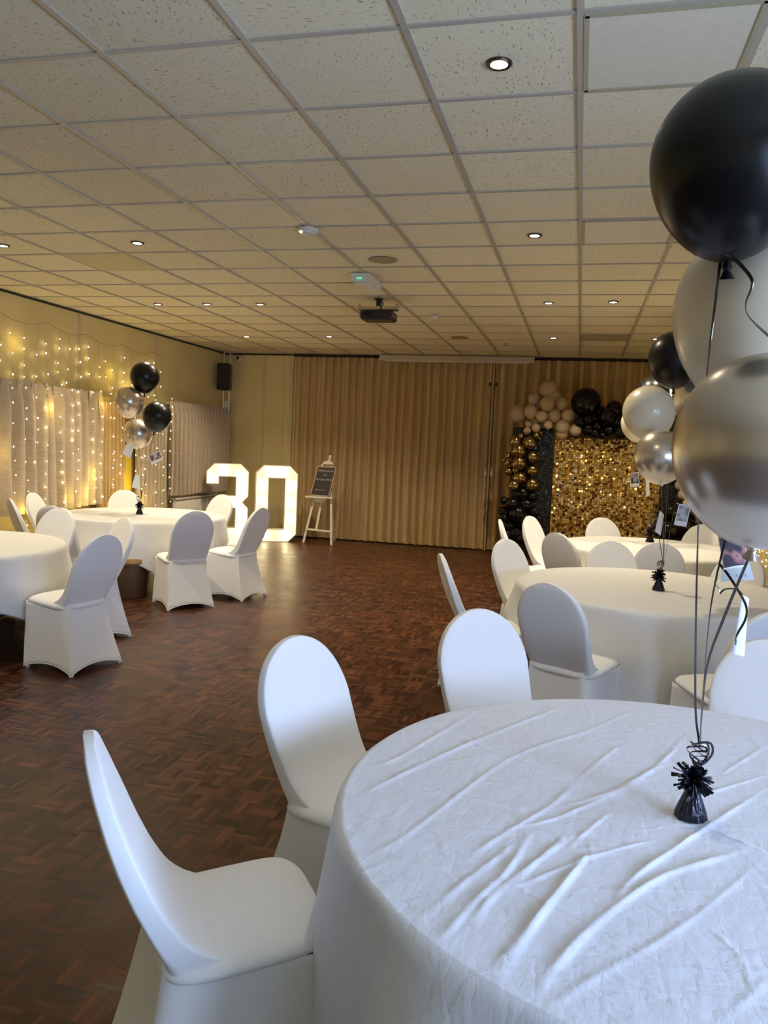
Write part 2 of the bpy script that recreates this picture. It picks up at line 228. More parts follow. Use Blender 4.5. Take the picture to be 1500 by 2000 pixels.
M['photo_a'] = photo_mat('dark_snapshot', 1.3, [(0,(.02,.02,.03)),(.45,(.05,.04,.06)),(.52,(.32,.14,.14)),(.6,(.42,.22,.20)),(.66,(.05,.04,.05)),(1,(.3,.3,.2))])
M['photo_b'] = photo_mat('grey_snapshot', 4.1, [(0,(.10,.07,.07)),(.42,(.2,.16,.16)),(.5,(.42,.43,.44)),(1,(.5,.5,.5))])
M['photo_c'] = photo_mat('black_snapshot', 7.7, [(0,(.02,.02,.02)),(.5,(.04,.04,.04)),(.6,(.3,.3,.3)),(1,(.4,.4,.4))])
M['photo_d'] = photo_mat('brown_snapshot', 2.2, [(0,(.04,.02,.02)),(.5,(.12,.06,.04)),(.6,(.5,.4,.35)),(1,(.7,.65,.6))])

# ------------------------------------------------------------------ builders
class MB:
    def __init__(s): s.v = []; s.f = []
    def add(s, vs, fs):
        o = len(s.v); s.v += [tuple(a) for a in vs]; s.f += [tuple(i+o for i in q) for q in fs]; return s
    def box(s, c, size, rz=0, ch=0):
        x, y, z = [a/2 for a in size]; vs = []
        if ch:
            for sx in (-1,1):
                for sy in (-1,1):
                    for sz in (-1,1):
                        vs += [(sx*(x-ch), sy*(y-ch), sz*z), (sx*(x-ch), sy*y, sz*(z-ch)), (sx*x, sy*(y-ch), sz*(z-ch))]
            bm = bmesh.new(); [bm.verts.new(v) for v in vs]; bmesh.ops.convex_hull(bm, input=bm.verts)
            bmesh.ops.dissolve_limit(bm, angle_limit=.01, verts=bm.verts, edges=bm.edges)
            bm.verts.index_update(); vs = [v.co[:] for v in bm.verts]; fs = [[v.index for v in f.verts] for f in bm.faces]; bm.free()
        else:
            vs = [(sx*x, sy*y, sz*z) for sx in (-1,1) for sy in (-1,1) for sz in (-1,1)]
            fs = [(0,1,3,2),(4,6,7,5),(0,4,5,1),(2,3,7,6),(0,2,6,4),(1,5,7,3)]
        r = Matrix.Rotation(rz, 3, 'Z') if not isinstance(rz, Matrix) else rz
        s.add([(r @ Vector(v)) + Vector(c) for v in vs], fs); return s
    def tube(s, pts, r, n=8, cap=True):
        pts = [Vector(p) for p in pts]; rs = r if isinstance(r, (list, tuple)) else [r]*len(pts)
        ring = []; up = Vector((0,0,1)); prev = None
        for i, p in enumerate(pts):
            d = (pts[min(i+1,len(pts)-1)] - pts[max(i-1,0)]).normalized()
            if prev is None: a = d.cross(up) if abs(d.z) < .95 else d.cross(Vector((1,0,0)))
            else: a = prev - d*prev.dot(d)
            a.normalize(); b = d.cross(a); prev = a
            ring.append([p + (a*cos(2*PI*k/n) + b*sin(2*PI*k/n))*rs[i] for k in range(n)])
        vs = [v for q in ring for v in q]
        fs = [(i*n+k, i*n+(k+1)%n, (i+1)*n+(k+1)%n, (i+1)*n+k) for i in range(len(pts)-1) for k in range(n)]
        if cap: fs += [tuple(range(n))[::-1], tuple((len(pts)-1)*n+k for k in range(n))]
        return s.add(vs, fs)
    def lathe(s, prof, n=24, c=(0,0,0), R=None, wob=None):
        c = Vector(c); vs = []
        for (r, z) in prof:
            for k in range(n):
                a = 2*PI*k/n; q = Vector((r*cos(a), r*sin(a), z))
                if wob: q = wob(q, a)
                vs.append((R @ q if R else q) + c)
        fs = [(i*n+k, i*n+(k+1)%n, (i+1)*n+(k+1)%n, (i+1)*n+k) for i in range(len(prof)-1) for k in range(n)]
        fs += [tuple(range(n))[::-1], tuple((len(prof)-1)*n+k for k in range(n))]
        return s.add(vs, fs)
    def prism(s, poly, z0, z1, f=lambda x, y, z: (x, y, z)):
        n = len(poly)
        vs = [f(x, y, z0) for x, y in poly] + [f(x, y, z1) for x, y in poly]
        return s.add(vs, [tuple(range(n))[::-1], tuple(range(n, 2*n))] + [(i, (i+1)%n, n+(i+1)%n, n+i) for i in range(n)])
    def ribbon(s, pts, w, side=None, twist=0):
        pts = [Vector(p) for p in pts]; vs = []
        for i, p in enumerate(pts):
            d = (pts[min(i+1,len(pts)-1)] - pts[max(i-1,0)]).normalized()
            a = d.cross(Vector((0.25,1,.1)) if side is None else Vector(side)).normalized()
            a = Matrix.Rotation(twist*i/max(1,len(pts)-1), 3, d) @ a
            t = d.cross(a)*.0006
            vs += [p - a*w/2 - t, p + a*w/2 - t, p + a*w/2 + t, p - a*w/2 + t]
        fs = []
        for i in range(len(pts)-1):
            for k in range(4): fs.append((i*4+k, i*4+(k+1)%4, i*4+4+(k+1)%4, i*4+4+k))
        fs += [(3,2,1,0), tuple(len(vs)-4+k for k in range(4))]
        return s.add(vs, fs)
    def build(s, name, m, parent=None, smooth=True, auto=None, loc=None):
        me = bpy.data.meshes.new(name); me.from_pydata(s.v, [], s.f); me.materials.append(m)
        bm = bmesh.new(); bm.from_mesh(me); bmesh.ops.recalc_face_normals(bm, faces=bm.faces)
        ang = math.radians(auto if auto is not None else 40)
        for e in bm.edges:
            if len(e.link_faces) == 2 and e.calc_face_angle(0) > ang: e.smooth = False
        bm.to_mesh(me); bm.free()
        if smooth: me.polygons.foreach_set('use_smooth', [True]*len(me.polygons))
        o = bpy.data.objects.new(name, me); COL.objects.link(o)
        if parent: o.parent = parent
        if loc: o.location = loc
        return o

def thing(name, label, cat, loc=(0,0,0), rz=0, group=None):
    o = bpy.data.objects.new(name, None); COL.objects.link(o); o.empty_display_size = .1
    o.location = loc; o.rotation_euler = (0,0,rz); return tag(o, label, cat, group)
def tag(o, label, cat, group=None):
    o['label'] = label; o['category'] = cat
    if group: o['group'] = group
    return o
def struct(o): o['kind'] = 'structure'; return o
def spline(pts, n=8):
    """Catmull-Rom through the points"""
    P = [Vector(p) for p in pts]; P = [P[0]*2-P[1]] + P + [P[-1]*2-P[-2]]; o = []
    for i in range(1, len(P)-2):
        a, b, c, d = P[i-1:i+3]
        for k in range(n):
            t = k/n; o.append(.5*((2*b) + (c-a)*t + (2*a-5*b+4*c-d)*t*t + (3*b-a-3*c+d)*t**3))
    return o + [P[-2]]
def lerp(a, b, t): return a+(b-a)*t
def interp(tab, x):
    for (x0, y0), (x1, y1) in zip(tab, tab[1:]):
        if x <= x1 or (x1, y1) == tab[-1]: 
            t = (x-x0)/(x1-x0); t = min(1, max(0, t)); return lerp(y0, y1, t)

# ------------------------------------------------------------------ room shell
fl = MB(); fl.box(((XL+XR)/2, (YB+YF)/2, -.05), (XR-XL+.4, YB-YF+.4, .1)); struct(fl.build('floor', M['floor'], smooth=False))
ce = MB(); ce.box(((XL+XR)/2, (YB+YF)/2, HCEIL+.056), (XR-XL+.4, YB-YF+.4, .1)); ceil = struct(ce.build('ceiling', M['tile'], smooth=False))
g = MB()
i0, i1 = int((XL-GX)/TL), int((XR-GX)/TL)
for j in range(i0, i1+1):
    g.box((GX+j*TL, (YB+YF)/2, HCEIL+.002), (.025, YB-YF, .012))
k0, k1 = int((YF-GY)/TL), int((YB-GY)/TL)
for k in range(k0, k1+1):
    for j in range(i0-1, i1+1):
        a, b = max(XL, GX+j*TL+.0127), min(XR, GX+(j+1)*TL-.0127)
        g.box(((a+b)/2, GY+k*TL, HCEIL+.0035), (b-a, .023, .009))
gg = g.build('ceiling_grid', M['grid'], smooth=False); gg.parent = ceil
w = MB(); w.box((XL-.06, (YB+YF)/2, HCEIL/2), (.12, YB-YF+.24, HCEIL+.1)); wl = struct(w.build('wall_left', M['wall'], smooth=False))
w = MB(); w.box(((XL+XR)/2, YB+.16, HCEIL/2), (XR-XL+.3, .12, HCEIL+.1)); struct(w.build('wall_back', M['wall'], smooth=False))
# front wall behind the camera, right wall with daylight windows near the camera
w = MB(); w.box(((XL+XR)/2, YF-.06, HCEIL/2), (XR-XL+.3, .12, HCEIL+.1)); struct(w.build('wall_front', M['wall'], smooth=False))
WINS = [(-2.9, -1.2), (-.9, .8), (1.1, 2.8)]; WZ = (1.0, 2.05)
w = MB(); xr = XR+.06
w.box((xr, (YF+YB)/2, WZ[0]/2), (.12, YB-YF, WZ[0])); w.box((xr, (YF+YB)/2, (WZ[1]+HCEIL+.05)/2), (.12, YB-YF, HCEIL+.05-WZ[1]))
edges = [YF] + [a for q in WINS for a in q] + [YB]
for a, b in zip(edges[::2], edges[1::2]): w.box((xr, (a+b)/2, sum(WZ)/2), (.12, b-a, WZ[1]-WZ[0]))
struct(w.build('wall_right', M['wall'], smooth=False))
for n, (a, b) in enumerate(WINS):
    f = MB(); zc = sum(WZ)/2; h = WZ[1]-WZ[0]
    for yy in (a+.03, (a+b)/2, b-.03): f.box((xr, yy, zc), (.07, .05, h))
    for zz in (WZ[0]+.03, WZ[0]+h*.68, WZ[1]-.03): f.box((xr, (a+b)/2, zz), (.07, b-a, .05))
    fo = struct(f.build('window_%d' % (n+1), M['white_plastic'], smooth=False))
    s_ = MB(); s_.box((XR-.05, (a+b)/2, WZ[0]-.015), (.14, b-a+.1, .03)); so = s_.build('window_sill', M['white_plastic'], smooth=False); so.parent = fo
# vertical cover battens and edge strips
n = 1
for y in (8.49, 10.26):
    t = MB(); t.box((XL+.008, y, HCEIL/2), (.016, .035, HCEIL-.02)); struct(t.build('trim_%d' % n, M['trim'], smooth=False)); n += 1
t = MB(); t.box(((XL-4.72)/2, YB+.05, HCEIL/2), (-4.72-XL, .1, HCEIL-.01)); panel = struct(t.build('wall_corner', M['wall'], smooth=False))
for x, wd, d in ((-5.3, .012, .006), (-5.27, .012, .006), (-4.93, .012, .006), (-4.765, .03, .05)):
    t = MB(); t.box((x, YB-d/2, HCEIL/2), (wd, d, HCEIL-.02)); struct(t.build('trim_%d' % n, M['trim'], smooth=False)); n += 1
t = MB()
t.box((XL+.01, (YB+YF)/2, HCEIL-.012), (.02, YB-YF, .02)); t.box(((XL-4.72)/2, YB-.01, HCEIL-.012), (-4.72-XL, .02, .02)); struct(t.build('trim_%d' % n, M['gap'], smooth=False)); n += 1
t = MB(); t.box((XL+.009, (YB+YF)/2, .05), (.018, YB-YF, .1)); struct(t.build('baseboard_left', M['trim'], smooth=False))
t = MB(); t.box(((XL-4.78)/2, YB-.009, .05), (-4.78-XL, .018, .1)); struct(t.build('baseboard_back', M['trim'], smooth=False))
t = MB(); t.box((XR-.009, (YB+YF)/2, .05), (.018, YB-YF, .1)); struct(t.build('baseboard_right', M['trim'], smooth=False))
t = MB(); t.box((XR-.03, 10.6, .68), (.06, 3.9, .045)); struct(t.build('trim_%d' % n, M['white_plastic'], smooth=False)); n += 1

# special ceiling panels
def cpanel(j, k, m, label, frame=True):
    x, y = GX+(j+.5)*TL, GY+(k+.5)*TL
    t = thing('ceiling_panel', label, 'ceiling panel', (x, y, HCEIL-.004))
    b = MB(); b.box((0,0,.006), (TL-.03, TL-.03, .008)); b.build('face_panel', m, t, smooth=False)
    if frame:
        b = MB()
        for s in (-1, 1):
            b.box((s*(TL/2-.021), 0, .001), (.018, TL-.03, .008)); b.box((0, s*(TL/2-.021), .001), (TL-.03, .018, .008))
        b.build('frame', M['panel_frame'], t, smooth=False)
cpanel(0, -1, M['panel'], 'large smooth white ceiling panel at top right, beside the nearest downlight')
cpanel(0, 3, M['panel'], 'smooth plain ceiling panel left of the big black balloon, with thin frame')
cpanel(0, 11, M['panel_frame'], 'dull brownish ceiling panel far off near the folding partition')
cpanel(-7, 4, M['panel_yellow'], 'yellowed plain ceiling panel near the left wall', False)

# ------------------------------------------------------------------ concertina partition
def pleated(x0, x1, y, z0, z1, period, amp, name, parent, flat=.0, zz=14, m='concertina', sag=0):
    b = MB(); nx = int((x1-x0)/period*12); vs = []
    for i in range(nx+1):
        x = lerp(x0, x1, i/nx); ph = (x-x0)/period*2*PI
        w_ = sin(ph + .5*sin(ph*.37+1)); w_ = math.copysign(abs(w_)**.7, w_)
        for k in range(zz+1):
            v = k/zz; z = lerp(z0 + (sag*abs(sin(ph*.5)) if k == 0 else 0), z1, v)
            vs.append((x + .006*sin(z*2.1+i*.05), y + amp*w_*(1+.12*sin(z*3+x*2)), z))
    fs = [(i*(zz+1)+k, (i+1)*(zz+1)+k, (i+1)*(zz+1)+k+1, i*(zz+1)+k+1) for i in range(nx) for k in range(zz)]
    b.add(vs, fs); o = b.build(name, M[m], parent, auto=75)
    return o
part = thing('folding_partition', 'long beige pleated folding partition closing off the back of the hall', 'partition', (0,0,0))
pleated(-4.75, -1.41, YB-.03, .015, 3.035, .139, .040, 'left_curtain', part, sag=.012)
pleated(-1.37, XR-.01, YB-.03, .015, 3.035, .172, .048, 'right_curtain', part, sag=.012)
b = MB(); b.box(((-4.75+XR)/2, YB-.03, 3.056), (XR+4.75, .09, .03)); b.build('track', M['gap'], part, smooth=False)
b = MB(); b.box((-1.39, YB-.075, 1.525), (.022, .03, 3.02)); b.build('meeting_post', M['concertina'], part, smooth=False)
for s in (-1, 1):
    b = MB(); b.tube([(-1.39+s*.05, YB-.105, 2.62), (-1.39+s*.052, YB-.105, 1.36)], .0075, 8); ro = b.build('pull_rod', M['screen_case'], part)
    b = MB(); b.box((-1.39+s*.05, YB-.09, 2.65), (.03, .03, .05)); b.build('rod_bracket', M['gap'], ro, smooth=False)
    b = MB(); b.box((-1.39+s*.047, YB-.095, 1.24), (.038, .03, .075), ch=.005); b.box((-1.39+s*.05, YB-.105, 1.305), (.034, .035, .03), ch=.006); b.build('latch', M['white_plastic'], part, smooth=False)

# ------------------------------------------------------------------ curtains on the left wall
def curtain(name, y0, y1, z0, z1, amp, period, m, label, x=-5.86, pinch=True, header=True, group=None, ragged=.01, notch=0):
    t = thing(name, label, 'curtain', (x, (y0+y1)/2, z0), 0, group)
    b = MB(); L = y1-y0; ny = int(L/period*14); nz = 26; vs = []
    rnd = random.Random(hash(label) % 999 if False else int(y0*37)); o1, o2 = rnd.random()*6, rnd.random()*6
    for i in range(ny+1):
        u = i/ny*L; ph = u/period*2*PI + .9*sin(u*3.1+o1) + .5*sin(u*7.3+o2)
        for k in range(nz+1):
            v = k/nz; z = lerp(0, z1-z0, v) + (ragged*sin(u*5+o1) if k == 0 else 0)
            top = max(0, (v-.86)/.14)
            a = amp*(1-.55*top)*(1+.3*sin(u*2.3+v*1.5+o2))
            wv = sin(ph + .5*(1-v)*sin(u*4+o1)) ; wv = math.copysign(abs(wv)**.8, wv)
            if pinch and top > 0: wv = lerp(wv, math.copysign(abs(sin(ph*1.0))**3, sin(ph)), top)
            vs.append((a*wv + .006*sin(u*60)*top, -L/2 + u + .012*sin(v*5+u*9) - notch*max(0, (v-.70)/.2 if v < .9 else (1-v)/.1*.6+.4)*(u/L)**10, z))
    b.add(vs, [(i*(nz+1)+k, (i+1)*(nz+1)+k, (i+1)*(nz+1)+k+1, i*(nz+1)+k+1) for i in range(ny) for k in range(nz)])
    b.build('drape', M[m], t, auto=80)
    if header:
        nn = int(L/period)
        for q in range(nn):
            h = MB(); yy = -L/2 + (q+.5)*L/nn
            for s in (-1, 0, 1): h.tube([(.02, yy+s*.018, z1-z0-.11), (.03, yy+s*.014, z1-z0-.055), (.028, yy+s*.018, z1-z0+.005)], [.004,.009,.0095], 6)
            h.build('pinch_pleat', M[m], t)
    r = MB(); r.box((-.035, 0, z1-z0-.03), (.03, L, .025)); r.build('curtain_rail', M['white_plastic'], t, smooth=False)
    return t
curtain('curtain', 5.3, 7.80, .70, 2.14, .075, .21, 'curtain', 'oatmeal pleated curtain at the left edge of the picture, left of the dark gap', notch=.07)
curtain('curtain', 7.71, 8.72, .72, 2.12, .065, .165, 'curtain', 'oatmeal pleated curtain behind the fairy lights, right of the dark gap', x=-5.84)
curtain('curtain', 8.70, 9.30, .04, 2.02, .032, .075, 'gold_curtain', 'mustard yellow narrow curtain covering the door on the left wall', pinch=False, header=False)
curtain('curtain', 9.55, 10.42, .04, 2.03, .030, .10, 'curtain', 'full length oatmeal curtain behind the balloon bunch, right of the mustard curtain', pinch=False, header=False)
curtain('curtain', 10.46, 12.42, .74, 2.13, .058, .12, 'curtain', 'short oatmeal curtain over the white radiator by the back corner')
b = MB(); b.box((-5.90, 9.05, 2.045), (.07, .72, .06)); pl = b.build('pelmet', M['header'], smooth=False); tag(pl, 'ochre pelmet strip above the mustard curtain', 'pelmet')
# window behind the short curtains
b = MB(); b.box((XL+.012, 7.0, 1.4), (.024, 3.3, 1.35)); struct(b.build('window_4', M['gap'], smooth=False))
b = MB(); b.box((XL+.012, 11.4, 1.43), (.024, 1.95, 1.3)); struct(b.build('window_5', M['gap'], smooth=False))
# door behind the mustard curtain
b = MB(); b.box((XL+.02, 9.45, 1.02), (.04, 1.5, 2.04)); dr = struct(b.build('door_1', M['door'], smooth=False))
b = MB(); b.box((XL+.10, 9.45, 1.15), (.022, .15, .66)); b.build('door_panel', M['yellow'], dr, smooth=False)
b = MB(); b.tube([(XL+.05, 9.36, .83), (XL+.1, 9.36, .83), (XL+.1, 9.47, .83)], .011, 8); b.box((XL+.046, 9.36, .84), (.012, .05, .16)); b.build('door_handle', M['chrome'], dr)
# radiator
t = thing('radiator', 'white panel radiator under the short curtain at the far end of the left wall', 'radiator', (-5.88, 11.35, 0))
b = MB()
for k in range(34): b.tube([(.035, -.66+k*.04, .13), (.035, -.66+k*.04, .64)], .013, 6)
b.box((0,0,.385), (.05, 1.38, .56)); b.build('panel', M['radiator'], t)
b = MB(); b.box((0,0,.68), (.1, 1.4, .02)); b.build('top_grille', M['radiator'], t, smooth=False)
b = MB(); b.tube([(0,-.74,0),(0,-.74,.16),(0,-.68,.16)], .01, 8); b.build('pipe', M['radiator'], t)
b = MB(); b.lathe([(.02,-.02),(.022,0),(.018,.04)], 12, (0,-.74,.2)); b.build('valve', M['white_plastic'], t)
for s in (-.5,.5):
    b = MB(); b.box((-.06, s, .5), (.07, .03, .06)); b.build('bracket', M['steel'], t, smooth=False)

# ------------------------------------------------------------------ fairy light curtains
_bm = {}
def bulb_me(k):
    if k not in _bm:
        r = (.0055,.0068,.0082)[k]; me = bpy.data.meshes.new('micro_bulb')
        me.from_pydata([(r,0,0),(-r,0,0),(0,r,0),(0,-r,0),(0,0,r*1.3),(0,0,-r*1.3)], [], [(0,2,4),(2,1,4),(1,3,4),(3,0,4),(2,0,5),(1,2,5),(3,1,5),(0,3,5)]); me.materials.append(M['fairy']); _bm[k] = me
    return _bm[k]
def fairy(label, plane, a0, a1, step, top, zlow, nb, seed, spot=True):
    rn = random.Random(seed)
    t = thing('fairy_light_curtain', label, 'fairy lights', (0,0,0))
    n_ = int((a1-a0)/step); pts = []
    for i in range(n_+1):
        a = a0 + i*(a1-a0)/n_; sg = -.06*abs(sin(i*PI/4))
        pts.append(plane(a, interp(top, a)+sg, 0))
    b = MB(); b.tube([p for p in spline(pts, 3)], .0035, 5); b.build('cable', M['wire'], t)
    for i in range(n_+1):
        a = a0 + i*(a1-a0)/n_ + rn.uniform(-.03,.03); zt = interp(top, a) - .06*abs(sin(i*PI/4))
        zl = zlow + rn.uniform(0,.25); zs = []; z = zt - rn.uniform(.1,.35)
        while z > zl: zs.append(z); z -= nb*rn.uniform(.6,1.5)
        da = rn.uniform(-.10,.16)
        P = [plane(a + da*((zt-z)/2.6) + .012*sin(z*9+i), z, .012*sin(z*5+i*2)) for z in [zt]+zs]
        s_ = MB(); s_.tube(P, .0012, 3); so = s_.build('light_strand', M['wire'], t)
        for p in P[1:]:
            o = bpy.data.objects.new('micro_bulb', bulb_me(rn.choice((0,1,2)))); COL.objects.link(o); o.location = p; o.parent = so
    return t
fairy('warm white fairy light curtain draped over the left wall curtains', lambda a, z, o: (-5.955+o if z > 2.17 else -5.79+o, a, z), 6.3, 10.35, .185,
      [(5.5,2.80),(7.4,2.83),(8.1,2.84),(8.9,2.80),(10.4,2.79)], .12, .165, 3)
fairy('warm white fairy light curtain on the right wall behind the near photo card', lambda a, z, o: (XR-.05+o*.6, a, z), 9.2, 11.9, .14, [(9,1.35),(12,1.35)], .15, .10, 5)

# ------------------------------------------------------------------ ceiling fittings
DL = [(-.39,3.12,'nearest ceiling downlight, in the tile beside the smooth white panel'),(-.39,5.54,'second downlight of the column above the right tables, below the plain panel'),
 (-3.39,5.51,'left ceiling downlight next to the yellowed ceiling panel'),(-4.585,5.50,'downlight cut by the left edge of the picture'),
 (-4.67,8.03,'leftmost downlight of the three in a row over the fairy light wall'),(-4.07,8.03,'middle downlight of the three in a row over the fairy light wall'),(-3.45,8.04,'rightmost downlight of the three in a row over the fairy light wall'),
 (-.39,8.00,'leftmost downlight of the middle row of three on the right side'),(.22,7.95,'middle downlight of the middle row of three on the right side'),(.83,7.88,'downlight of the middle row of three half beside the ivory balloon'),
 (-4.7,10.51,'farthest left downlight, above the number three'),(-3.44,10.43,'far downlight above the easel, left of the screen case'),(-.42,10.39,'far downlight just left of the brown ceiling panel'),(.83,10.40,'far downlight peeking out behind the black balloon')]
proto = None
for x, y, lab in DL:
    if proto is None:
        t = thing('downlight', lab, 'ceiling light', (x, y, HCEIL), 0, 'recessed ceiling downlights')
        b = MB(); b.lathe([(.034,.004),(.034,-.004),(.046,-.006),(.05,-.001),(.05,.004)], 24); b.build('trim_ring', M['lamp_ring'], t)
        b = MB(); b.lathe([(.033,-.003),(.018,-.0045),(.004,-.005)], 20); b.build('lens', M['lamp_on'], t)
        proto = t
    else:
        t = proto.copy(); COL.objects.link(t); t.location = (x, y, HCEIL); t['label'] = lab
        for c in list(proto.children): d = c.copy(); COL.objects.link(d); d.parent = t
t = thing('smoke_detector', 'round white smoke detector with bright lens on the ceiling grid', 'detector', (-1.91, 5.24, HCEIL-.004))
b = MB(); b.lathe([(.075,0),(.075,-.012),(.066,-.022)], 28); b.build('base', M['white_plastic'], t)
b = MB(); b.lathe([(.05,-.022),(.048,-.034),(.03,-.04),(.008,-.041)], 24); b.build('dome', M['white_plastic'], t)
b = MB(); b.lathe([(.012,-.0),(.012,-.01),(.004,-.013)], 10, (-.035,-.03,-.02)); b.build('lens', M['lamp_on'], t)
for x, y, lab in ((-1.61,6.16,'beige round ceiling speaker in front of the projector'),(-1.64,10.46,'beige round ceiling speaker far off above the partition')):
    t = thing('ceiling_speaker', lab, 'speaker', (x, y, HCEIL+.003), 0, 'round ceiling speakers')
    b = MB(); b.lathe([(.11,0),(.115,-.006),(.10,-.010),(.09,-.008)], 32); b.build('rim', M['spk_grille'], t)
    b = MB(); b.lathe([(.098,-.006),(.05,-.0105),(.004,-.011)], 32); b.build('grille', M['spk_grille'], t)
t = thing('emergency_light', 'grey white emergency light box with green LED hanging before the projector', 'emergency light', (-1.92, 6.80, HCEIL-.004), .0)
b = MB(); b.prism([(-.085,0),(.085,0),(.062,-.075),(-.062,-.075)], -.22, .22, lambda x, y, z: (x, z, y)); b.build('housing', M['white_plastic'], t, smooth=False)
b = MB(); b.prism([(-.055,-.076),(.055,-.076),(.045,-.095),(-.045,-.095)], -.2, .2, lambda x, y, z: (x, z, y)); b.build('diffuser', M['panel'], t, smooth=False)
b = MB(); b.box((.0,-.226,-.045), (.045,.012,.014)); b.build('status_led', M['led_green'], t, smooth=False)
t = thing('projector', 'black projector hanging from a ceiling pole on a metal bracket', 'projector', (-2.05, 7.75, HCEIL))
b = MB(); b.tube([(0,0,-.004),(0,0,-.12)], .026, 14); b.lathe([(.045,0),(.045,-.008),(.03,-.012)], 18, (0,0,-.004)); b.build('pole', M['black'], t)
b = MB(); b.box((0,0,-.10), (.40,.12,.03)); b.box((-.195,0,-.085), (.012,.10,.06)); b.box((.195,0,-.085), (.012,.10,.06)); b.build('bracket', M['chrome'], t, smooth=False)
b = MB(); b.box((0,.02,-.17), (.335,.26,.10), ch=.022); b.build('body', M['black'], t, smooth=False)
b = MB(); b.lathe([(.034,0),(.034,.02),(.026,.024),(.02,.01)], 20, (-.09,-.11,-.17), Matrix.Rotation(PI/2,3,'X')); b.build('lens', M['blackmatte'], t)
b = MB(); b.tube(spline([(.02,-.03,-.02),(.06,-.05,-.06),(.04,-.07,-.1),(.05,-.06,-.13)],5), .006, 6); b.build('cable', M['black'], t)
t = thing('motion_sensor', 'small white motion sensor on the ceiling right of the projector', 'sensor', (-1.65, 8.72, HCEIL))
b = MB(); b.box((0,0,-.01), (.09,.06,.02), ch=.004); b.build('base', M['white_plastic'], t, smooth=False)
b = MB(); b.lathe([(.03,-.02),(.028,-.035),(.01,-.048)], 14); b.build('lens', M['card'], t)
t = thing('sprinkler', 'tiny ceiling nozzle near the partition top', 'sprinkler', (-1.07, 10.92, HCEIL))
b = MB(); b.tube([(0,0,0),(0,0,-.03)], .006, 8); b.build('stem', M['lamp_ring'], t)
b = MB(); b.lathe([(.016,-.03),(.014,-.035),(.004,-.036)], 12); b.build('plate', M['lamp_ring'], t)
t = thing('projection_screen', 'long cream projection screen case along the top of the partition', 'screen', (-1.985, 12.38, 2.975))
b = MB(); b.prism([(-.045,0),(.045,0),(.05,.02),(.05,.075),(.04,.09),(-.04,.09),(-.05,.075),(-.05,.02)], -1.205, 1.205, lambda x, y, z: (z, x, y)); b.build('case', M['screen_case'], t, smooth=False)
b = MB(); b.box((0,-.02,-.006), (2.3,.03,.012)); b.build('pull_bar', M['white_plastic'], t, smooth=False)
for s in (-1,1):
    b = MB(); b.box((s*1.212,0,.045), (.016,.11,.1)); b.build('end_cap', M['white_plastic'], t, smooth=False)
b = MB(); b.box((-.7,.02,.095), (.06,.04,.01)); b.box((.7,.02,.095), (.06,.04,.01)); b.build('ceiling_bracket', M['steel'], t, smooth=False)
t = thing('security_camera', 'small white security camera with dark lens at the top of the back corner', 'camera', (-5.74, YB-.0, 2.99))
b = MB(); b.lathe([(.05,0),(.05,.02),(.045,.03)], 20, (0,0,0), Matrix.Rotation(PI/2,3,'X')); b.build('mount', M['white_plastic'], t)
b = MB(); b.lathe([(.045,0),(.055,.03),(.05,.06),(.03,.08)], 20, (0,-.02,0), Matrix.Rotation(PI/2,3,'X')); b.build('body', M['white_plastic'], t)
b = MB(); b.lathe([(.026,0),(.026,.02),(.012,.026)], 16, (0,-.085,0), Matrix.Rotation(PI/2,3,'X')); b.build('lens', M['black'], t)
t = thing('wall_speaker', 'black loudspeaker on chrome twin poles in the back left corner', 'speaker', (-5.83, 12.22, 2.42), math.radians(12))
b = MB(); b.box((0,-.06,.22), (.22,.19,.44), ch=.02); b.build('cabinet', M['black'], t, smooth=False)
b = MB(); b.box((0,-.158,.22), (.19,.01,.40)); b.build('grille', M['blackmatte'], t, smooth=False)
b = MB(); b.tube([(-.05,.09,-.33),(-.05,.09,.65)], .017, 12); b.tube([(.05,.09,-.33),(.05,.09,.65)], .017, 12); b.build('pole', M['chrome'], t)
b = MB(); b.box((0,.12,.2), (.14,.05,.1)); b.box((0,.12,-.25), (.14,.03,.16)); b.build('bracket', M['steel'], t, smooth=False)

